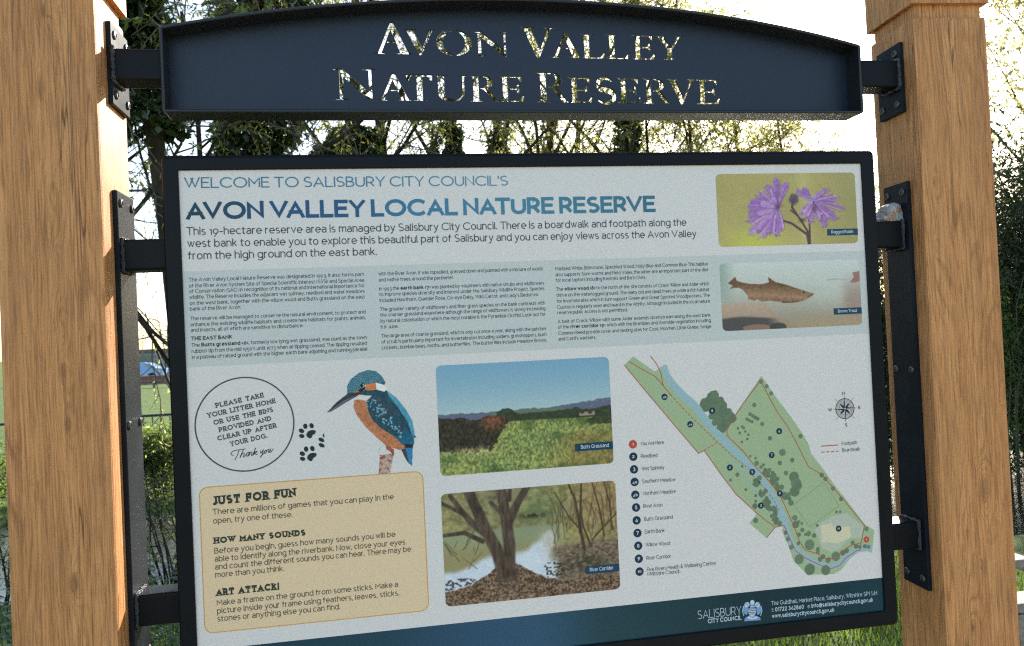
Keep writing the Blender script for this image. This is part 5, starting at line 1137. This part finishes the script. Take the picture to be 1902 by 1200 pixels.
make_tree('spreading_tree', 'spreading tree with arching limbs left of the last ivy-clad trunk', 1075, 10.4, 8.0, .10, rT, (.03, 0), 16, 8, 8, 8, LF1, 'willow', 'bark', .30, 1.0, 0, group=TR, wander=.12)
make_tree('ivy_clad_tree', 'ivy-clad trunk with a long slanting limb, above the panel right of centre', 1158, 9.2, 8.0, .12, rT, (.02, 0), 14, 8, 8, 9, LF1, 'willow', 'bark', .35, .9, 8000, .29, 5.4, .4, TR, wander=.06)
make_tree('slender_tree', 'slender straight dark stem left of a second straight stem', 1224, 8.6, 7.0, .040, rT, (0, 0), 13, 7, 7, 15, LF1, 'willow', 'bark_dark', .35, .95, 0, group=TR, wander=.02)
make_tree('slender_tree', 'straight purple-brown stem right of the slimmer straight stem', 1304, 8.8, 6.3, .055, rT, (0, 0), 14, 7, 7, 15, LF1, 'willow', 'bark', .35, 1.0, 0, group=TR, wander=.02)
make_tree('willow_tree', 'pale green willow with upswept shoots above the flower picture', 1420, 10.2, 6.2, .085, rT, (.03, 0), 18, 8, 8, 9, LF1, 'willow_pale', 'bark', .22, 1.0, 0, group=TR, wander=.1)
make_tree('willow_tree', 'yellowest young willow next to the inner face of the right oak post', 1570, 9.6, 5.6, .07, rT, (-.02, 0), 19, 7, 7, 15, (.065, .021), 'willow_pale', 'bark', .2, .9, 0, group=TR, wander=.1)
make_tree('willow_tree', 'tall yellow-green tree behind the right oak post, top right corner', 1905, 9.0, 7.4, .10, rT, (0, 0), 24, 8, 8, 22, (.065, .021), 'willow_pale', 'bark_dark', .2, .95, 0, group=TR, wander=.08)

def make_bush(name, label, cx, cy, rx, ry, hgt, n, leaf, mat, rng, group, z0=None, lumps=12, stems=14, dro=.2):
    z0 = gz(cx, cy)-.03 if z0 is None else z0
    root = empty(name, (cx, cy, z0), label, 'shrub', group); st = MB(); lf = MB()
    L = [(rng.uniform(-.7, .7)*rx, rng.uniform(-.7, .7)*ry, hgt*rng.uniform(.2, .82), rng.uniform(.28, .5)) for _ in range(lumps)]
    for _ in range(stems):
        a = rng.uniform(0, 6.28); e = Vector((cx+math.cos(a)*rx*rng.uniform(.2, .9), cy+math.sin(a)*ry*rng.uniform(.2, .9), z0+hgt*rng.uniform(.5, 1.02))); s0 = Vector((cx+math.cos(a)*rx*.15, cy+math.sin(a)*ry*.15, z0))
        pts = [s0.lerp(e, t)+rvec(rng)*.04*hgt*t+Vector((0, 0, .12*hgt*math.sin(t*3.14))) for t in (0, .25, .5, .75, 1)]; st.tube(pts, [.012, .010, .008, .006, .003], 4)
    for _ in range(n):
        lx, ly, lz, lr = L[rng.randrange(lumps)]; v = rvec(rng)*(rng.random()**.4)*lr
        p = Vector((cx+lx+v.x*rx*1.2, cy+ly+v.y*ry*1.2, z0+max(.02, lz+v.z*hgt*.62)))
        leaf_quad(lf, p, v.normalized()*.6+rvec(rng)*.8, leaf[0]*rng.uniform(.6, 1.3), leaf[1]*rng.uniform(.7, 1.2), rng, dro)
    st.build('stems', MAT['twig'], root); lf.build('foliage', MAT[mat], root); return root
rB = random.Random(23)
def along(px, Y): return float(at(px, 640, Y)[0])
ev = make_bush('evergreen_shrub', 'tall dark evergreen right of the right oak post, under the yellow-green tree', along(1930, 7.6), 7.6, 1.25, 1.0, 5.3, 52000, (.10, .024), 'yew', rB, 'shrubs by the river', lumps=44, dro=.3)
make_bush('evergreen_shrub', 'low mid-green shrub at the foot of the tall dark evergreen', along(1900, 6.9)-.1, 7.0, .75, .5, 2.75, 9000, (.075, .022), 'bushleaf', rB, 'shrubs by the river', z0=.2-.9, lumps=10)
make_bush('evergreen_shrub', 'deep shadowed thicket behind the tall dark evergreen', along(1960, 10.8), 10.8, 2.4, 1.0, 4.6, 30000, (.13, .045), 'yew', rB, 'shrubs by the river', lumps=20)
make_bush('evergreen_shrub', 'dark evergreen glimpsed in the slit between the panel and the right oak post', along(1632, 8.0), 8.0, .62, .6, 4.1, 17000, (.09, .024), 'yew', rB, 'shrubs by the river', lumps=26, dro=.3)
for px, Y, rx, hg, lab in ((215, 10.9, .8, 1.0, 'sunlit green shrub on the far bank beyond the left oak post, at its outer side'), (292, 11.2, .75, 1.05, 'sunlit green shrub on the far bank in the gap between left post and panel'), (380, 10.9, .9, 1.2, 'green far-bank shrub hidden in part by the left edge of the panel'), (20, 11.0, .9, 1.05, 'green shrub at the left edge of the photo below the railing')):
    make_bush('green_shrub', lab, along(px, Y), Y, rx, .5, hg, 3600, (.075, .03), 'bushleaf', rB, 'green shrubs on the far bank')
# bare twiggy shrub over the water
def twiggy(label, px, Y, n, hgt, rng):
    b = base_at(px, Y); root = empty('bare_shrub', b, label, 'shrub', 'bare shrubs over the water'); st = MB(); lf = MB()
    for _ in range(n):
        a = rng.uniform(0, 6.28); d = Vector((math.cos(a)*.7, math.sin(a)*.5, rng.uniform(.4, 1.3)))
        pts, rad = limb(rng, b, d, hgt*rng.uniform(.6, 1.25), .012, .003, 7, .2, .0); st.tube(pts, rad, 4)
        for k in range(5):
            p, d2 = pick(pts, rng.uniform(.3, 1)); q, r_ = limb(rng, p, d2+rvec(rng), hgt*.4*rng.random()+.1, .004, .0015, 4, .25, 0); st.tube(q, r_, 3, cap=False)
            for m in range(4): p4, d4 = pick(q, rng.random()); leaf_quad(lf, p4, d4+rvec(rng)*.7, .04, .016, rng, .2)
    st.build('stems', MAT['bark_dark'], root); lf.build('foliage', MAT['bushleaf'], root)
twiggy('bare twiggy shrub over the glinting water beside the left edge of the panel', 300, 4.6, 46, 1.15, rB)
twiggy('bare twiggy shrub over the water at the outer side of the left oak post', -10, 4.7, 34, 1.1, rB)
# two slim boughs that hang into the gap left of the panel belong to a near willow
make_tree('drooping_willow', 'near drooping willow whose twigs fill the gap between left post and panel', 420, 6.2, 5.6, .06, random.Random(6), (-.02, 0), 15, 7, 6, 6, (.055, .013), 'willow', 'bark_dark', .12, 1.15, 0, group=TR, wander=.1, blen=.5)

# nettles at the foot of the sign
def nettle(rng):
    st = MB(); lf = MB(); h = .62; pts, rad = limb(rng, (0, 0, 0), (0, 0, 1), h, .004, .0018, 8, .05, .02); st.tube(pts, rad, 5)
    for k in range(9):
        t = .18+.8*k/8; p, d = pick(pts, t); a = k*1.57+rng.uniform(-.2, .2); L = .085*(1.15-.6*t)*rng.uniform(.85, 1.15)
        for s_ in (0, math.pi):
            n = Vector((math.cos(a+s_), math.sin(a+s_), .25)).normalized(); sd = n.cross(Vector((0, 0, 1))).normalized(); up = sd.cross(n)
            c = [p+n*.012]; V_ = [p+n*.012]
            prof = [(.15, .36), (.35, .46), (.6, .34), (.82, .16)]
            Ls = [p+n*(.012+L*u)+sd*L*w_*.62-up*L*.35*u*u+up*L*.05 for u, w_ in prof]; Rs = [p+n*(.012+L*u)-sd*L*w_*.62-up*L*.35*u*u+up*L*.05 for u, w_ in prof]; Md = [p+n*(.012+L*u)-up*L*.35*u*u for u, w_ in prof]
            tip = p+n*(.012+L)-up*L*.38; vs = [V_[0]]+Ls+Rs+Md+[tip]
            fs = [(0, 9, 1), (0, 5, 9)]+[(1+i, 9+i, 10+i, 2+i) for i in range(3)]+[(9+i, 5+i, 6+i, 10+i) for i in range(3)]+[(4, 12, 13), (12, 8, 13)]
            lf.add(vs, fs)
    return st, lf
NETL = 'knee-high green nettle growing at the foot of the sign'
protos = []
for s_ in range(3):
    root = empty('nettle', (0, 0, 0), NETL, 'plant', 'nettles at the foot of the sign'); st, lf = nettle(random.Random(40+s_)); st.build('stem', MAT['nettle'], root); lf.build('leaves', MAT['nettle'], root); protos.append(root)
spots = []
while len(spots) < 46:
    px = rB.choice([rB.uniform(-60, 40), rB.uniform(225, 345), rB.uniform(225, 345)]); Y = rB.uniform(1.3, 3.3); x = along(px, Y); spots.append((x, Y))
for k, (x, y) in enumerate(spots):
    o = protos[k] if k < 3 else copy_tree(protos[k % 3])
    o.location = (x, y, gz(x, y)-.02); s_ = rB.uniform(.75, 1.15); o.scale = (s_, s_, s_*rB.uniform(.85, 1.05)); o.rotation_euler = (rB.uniform(-.12, .12), rB.uniform(-.12, .12), rB.uniform(0, 6.28))

# grass in front of, under and behind the sign
gb = MB(); rG = np.random.RandomState(9); N = 52000
X = rG.uniform(-1.3, 4.2, N); Y = 4.6-5.2*rG.rand(N)**.85; V_ = []; 
for x, y in zip(X, Y):
    h = rG.uniform(.035, .10)*(1.25 if math.sin(x*3.1)+math.sin(y*4.3+x) > .5 else .8); a = rG.uniform(0, 6.283); wv = rG.uniform(.0022, .0042); bx, by = rG.normal(0, .022, 2); z = gz(x, y)-.004
    ca, sa = math.cos(a)*wv, math.sin(a)*wv
    b0 = len(gb.v)
    gb.v += [(x-ca, y-sa, z), (x+ca, y+sa, z), (x+bx*.4+ca*.7, y+by*.4+sa*.7, z+h*.6), (x+bx*.4-ca*.7, y+by*.4-sa*.7, z+h*.6), (x+bx, y+by, z+h)]
    gb.f += [(b0, b0+1, b0+2, b0+3), (b0+3, b0+2, b0+4)]; gb.mi += [0, 0]; gb.sm += [False, False]
tag(gb.build('grass', MAT['grass']), kind='stuff')
# daisies right of the right post
MAT['petal'] = m_plain('daisy_petal', (.75, .75, .72), .6, 0, .05); 
def daisy_mb(x, y, z):
    m = MB(); m.tube([(x, y, z), (x+.004, y, z+.07)], .0012, 4); 
    for k in range(11): a = k*.571; d = Vector((math.cos(a), math.sin(a), .2)); s = Vector((-math.sin(a), math.cos(a), 0)); c = Vector((x+.004, y, z+.07)); m.add([c, c+d*.009+s*.003, c+d*.013, c+d*.009-s*.003], [(0, 1, 2, 3)])
    return m

# bench, mostly behind the right post
MAT['slat'] = m_plain('weathered_slat', (.25, .22, .19), .8, 0, .4, 20, .4, 120); MAT['iron'] = m_metal('bench_iron', (.016, .017, .018), .5, .2)
def make_bench(x0, y0):
    root = empty('park_bench', (x0+.8, y0+.25, 0), 'weathered slatted bench partly hidden behind the right oak post', 'bench')
    x1 = x0+1.6
    for ya, yb in ((1056, 1040), (1140, 1122), (1185, 1143)):
        z, z2 = float(at(1893, ya, y0)[2]), float(at(1893, yb, y0)[2]); m = MB(); m.bevbox((x0, y0-.0, z), (x1, y0+.035, z2), .004); m.build('back_slat', MAT['slat'], root)
    for k in range(4):
        m = MB(); m.bevbox((x0, y0+.07+k*.105, .425), (x1, y0+.07+k*.105+.09, .46), .005); m.build('seat_slat', MAT['slat'], root)
    for x in (x0+.34, x1-.34):
        m = MB(); m.bevbox((x-.03, y0+.036, 0), (x+.03, y0+.085, .80), .005); m.build('leg', MAT['iron'], root)
        m = MB(); m.bevbox((x-.03, y0+.42, 0), (x+.03, y0+.47, .62), .005); m.build('leg', MAT['iron'], root)
        m = MB(); m.bevbox((x-.035, y0+.05, .622), (x+.035, y0+.5, .655), .006); m.build('armrest', MAT['slat'], root)
    return root
make_bench(float(at(1850, 1060, .95)[0]), .95)

# railing beyond the river
MAT['rail'] = m_metal('railing_paint', (.014, .015, .016), .45, .1)
RY = 13.4; rx0, rx1 = along(-260, RY), along(760, RY); rgz = gz((rx0+rx1)/2, RY)
RAIL = empty('metal_railing', ((rx0+rx1)/2, RY, rgz), 'black metal railing with upright bars along the lawn beyond the river', 'railing')
ztop = float(at(290, 769, RY)[2])
for z in (ztop-.045, rgz+.10): m = MB(); m.box((rx0, RY-.02, z), (rx1, RY+.02, z+.045)); m.build('rail', MAT['rail'], RAIL)
m = MB(); m.box((rx0-.009, RY-.009, rgz+.12), (rx0+.009, RY+.009, ztop-.05)); bar = m.build('bar', MAT['rail'], RAIL)
nbar = 62
for k in range(1, nbar+1):
    c = bar.copy(); sc.collection.objects.link(c); c.parent = RAIL; c.location = bar.location+Vector(((rx1-rx0)*k/nbar, 0, 0))
for k in range(0, nbar+1, 12):
    m = MB(); x = rx0+(rx1-rx0)*k/nbar+.07; m.box((x-.025, RY-.026, rgz-.2), (x+.025, RY+.026, ztop+.03)); m.build('post', MAT['rail'], RAIL)

# far side of the lawn: low fence, brick wall, car, low building
MAT['timber'] = m_plain('grey_timber', (.16, .14, .11), .8, 0, .3, 6)
FY = 50.0; fx0, fx1 = along(60, FY), along(700, FY); fz = gz(fx0, FY)
LF = empty('timber_fence', ((fx0+fx1)/2, FY, fz), 'low grey timber fence across the far edge of the lawn', 'fence')
for z in (.16, .36): m = MB(); m.box((fx0, FY-.03, fz+z), (fx1, FY+.03, fz+z+.07)); m.build('rail', MAT['timber'], LF)
for k in range(16): m = MB(); x = fx0+(fx1-fx0)*k/15; m.box((x-.06, FY-.07, fz-.2), (x+.06, FY-.031, fz+.55)); m.build('post', MAT['timber'], LF)
def m_brick():
    t = NT('red_brick'); b = t.n('TexBrick'); t.set(b.inputs['Vector'], t.obj((1, 1, 1))); b.inputs['Scale'].default_value = 4.0
    b.inputs['Color1'].default_value = (.22, .09, .06, 1); b.inputs['Color2'].default_value = (.16, .075, .055, 1); b.inputs['Mortar'].default_value = (.3, .27, .24, 1)
    return t.done(t.princ(b.outputs[0], .85))
BYY = 57.0; m = MB(); zb_ = gz(0, BYY); m.box((along(40, BYY), BYY, zb_-.2), (along(760, BYY), BYY+.3, float(at(280, 698, BYY)[2])))
wl = m.build('brick_wall', m_brick()); tag(wl, 'long low red-brown brick wall behind the timber fence', 'wall')
MAT['carpaint'] = m_plain('blue_car_paint', (.22, .36, .56), .25, .1, .04, 2, spec=.6); MAT['glass'] = m_plain('car_glass', (.22, .27, .32), .08, 0, .1, 2, spec=.8); MAT['tyre'] = m_plain('tyre_rubber', (.02, .02, .02), .8)
def make_car(x, y, z, L=4.3):
    root = empty('parked_car', (x, y, z), 'blue car parked behind the low brick wall, roof and windows showing', 'car')
    prof = [(-2.1, .3), (-2.15, .62), (-1.95, .82), (-1.2, .92), (-.55, 1.32), (-.3, 1.38), (.75, 1.38), (1.1, 1.3), (1.65, .95), (2.1, .88), (2.15, .5), (2.1, .3)]
    def body(scl, y0, y1): m = MB(); k = len(prof); m.add([(x+a, y+y0+(.16 if b > .95 else 0), z+b) for a, b in prof]+[(x+a, y+y1-(.16 if b > .95 else 0), z+b) for a, b in prof], [tuple(range(k)), tuple(range(k, 2*k))[::-1]]+[(i, k+i, k+(i+1) % k, (i+1) % k) for i in range(k)]); return m
    body(1, -.85, .85).build('body', MAT['carpaint'], root, recalc=True)
    for a in ([(-1.0, .98), (-.5, 1.28), (.05, 1.30), (.05, .98)], [(.12, .98), (.12, 1.30), (.8, 1.30), (1.3, .98)]):
        m = MB(); m.add([(x+p, y-.86+(.10 if q < 1.1 else .155), z+q) for p, q in a]+[(x+p, y-.80+(.10 if q < 1.1 else .155), z+q) for p, q in a], [(0, 1, 2, 3), (7, 6, 5, 4), (0, 4, 5, 1), (1, 5, 6, 2), (2, 6, 7, 3), (3, 7, 4, 0)]); m.build('window', MAT['glass'], root, recalc=True)
    for px_ in (-1.35, 1.35):
        for sy in (-.86, .66): m = MB(); m.tube([(x+px_, y+sy, z+.31), (x+px_, y+sy+.2, z+.31)], .31, 18, smooth=False); m.build('wheel', MAT['tyre'], root)
    return root
make_car(along(250, 62), 62, gz(0, 62))
MAT['cladding'] = m_plain('grey_cladding', (.30, .33, .35), .5, 0, .08, 1); MAT['pane'] = m_plain('window_pane', (.10, .13, .15), .1, 0, .2, .5, spec=.8)
BY = 66.0; bx0, bx1 = along(120, BY), along(620, BY); bz = gz(0, BY); bt = float(at(290, 648, BY)[2])
BL = empty('low_building', ((bx0+bx1)/2, BY+3, bz), 'long low grey building beyond the lawn and the parked car', 'building')
m = MB(); m.box((bx0, BY, bz-.3), (bx1, BY+7, bt-.22)); m.build('wall', MAT['cladding'], BL); m = MB(); m.box((bx0-.4, BY-.5, bt-.22), (bx1+.4, BY+7.5, bt)); m.build('roof', MAT['timber'], BL)
nw = 12
for k in range(nw):
    x = bx0+.6+(bx1-bx0-1.2)*k/nw; m = MB(); m.box((x, BY-.06, bz+.9), (x+(bx1-bx0-1.2)/nw-.35, BY-.003, bt-.5)); m.build('window', MAT['pane'], BL)

# far wood closing the view to the right
fw = MB(); rW = random.Random(77)
for _ in range(9000):
    px = rW.uniform(900, 2900); y = rW.uniform(60, 80); x = float(at(px, 640, y)[0]); h = 4.2+1.4*math.sin(x*.21)+.9*math.sin(x*.63+1)
    p = Vector((x, y, gz(x, y)+h*rW.random()**.6)); leaf_quad(fw, p, rvec(rW), rW.uniform(.5, 1.1), rW.uniform(.4, .8), rW, 0)
tag(fw.build('far_wood', MAT['bushleaf']), kind='stuff')

# crumpled bag stuffed on the upper right arm
def m_bag():
    t = NT('clear_bag'); o = t.obj(); n = t.noise(o, 26, 4, .6); c = t.ramp(n, [(.42, (.55, .56, .58)), (.52, (.40, .24, .15)), (.6, (.62, .62, .62)), (.68, (.12, .36, .40)), (.75, (.6, .6, .62))])
    p = t.princ(c, .14, spec=.7, normal=t.bump(t.noise(o, 60, 3, .6), .5, .004)); tr = t.n('BsdfTranslucent', i_0=(.6, .58, .55, 1)); m = t.n('MixShader'); m.inputs[0].default_value = .3; t.set(m.inputs[1], p); t.set(m.inputs[2], tr.outputs[0]); return t.done(m.outputs[0])
c0 = at(1651, 399, .035); bm = bmesh.new(); bmesh.ops.create_icosphere(bm, subdivisions=4, radius=1); rb = random.Random(3)
dirs = [rvec(rb) for _ in range(22)]; amp = [rb.uniform(-.22, .2) for _ in dirs]
for v in bm.verts:
    n = v.co.normalized(); f = 1+sum(a*max(0, n.dot(d)-.72)/.28 for a, d in zip(amp, dirs))+.05*abs(math.sin(9*n.x+5*n.z))-.04*abs(math.sin(13*n.y-7*n.x))
    v.co = Vector((n.x*f*.026, n.y*f*.023, max(n.z*f*.021, -.0125)))
    v.co.x += v.co.z*.25
bm.verts.index_update(); bg_ = MB(); zt = zz(-.105)+.0127
bg_.add([(v.co.x+c0[0], v.co.y+.036, v.co.z+zt) for v in bm.verts], [[v.index for v in f.verts] for f in bm.faces], smooth=False); bm.free()
tag(bg_.build('plastic_bag', m_bag()), 'crumpled clear plastic bag stuffed on top of the upper right steel arm', 'litter')
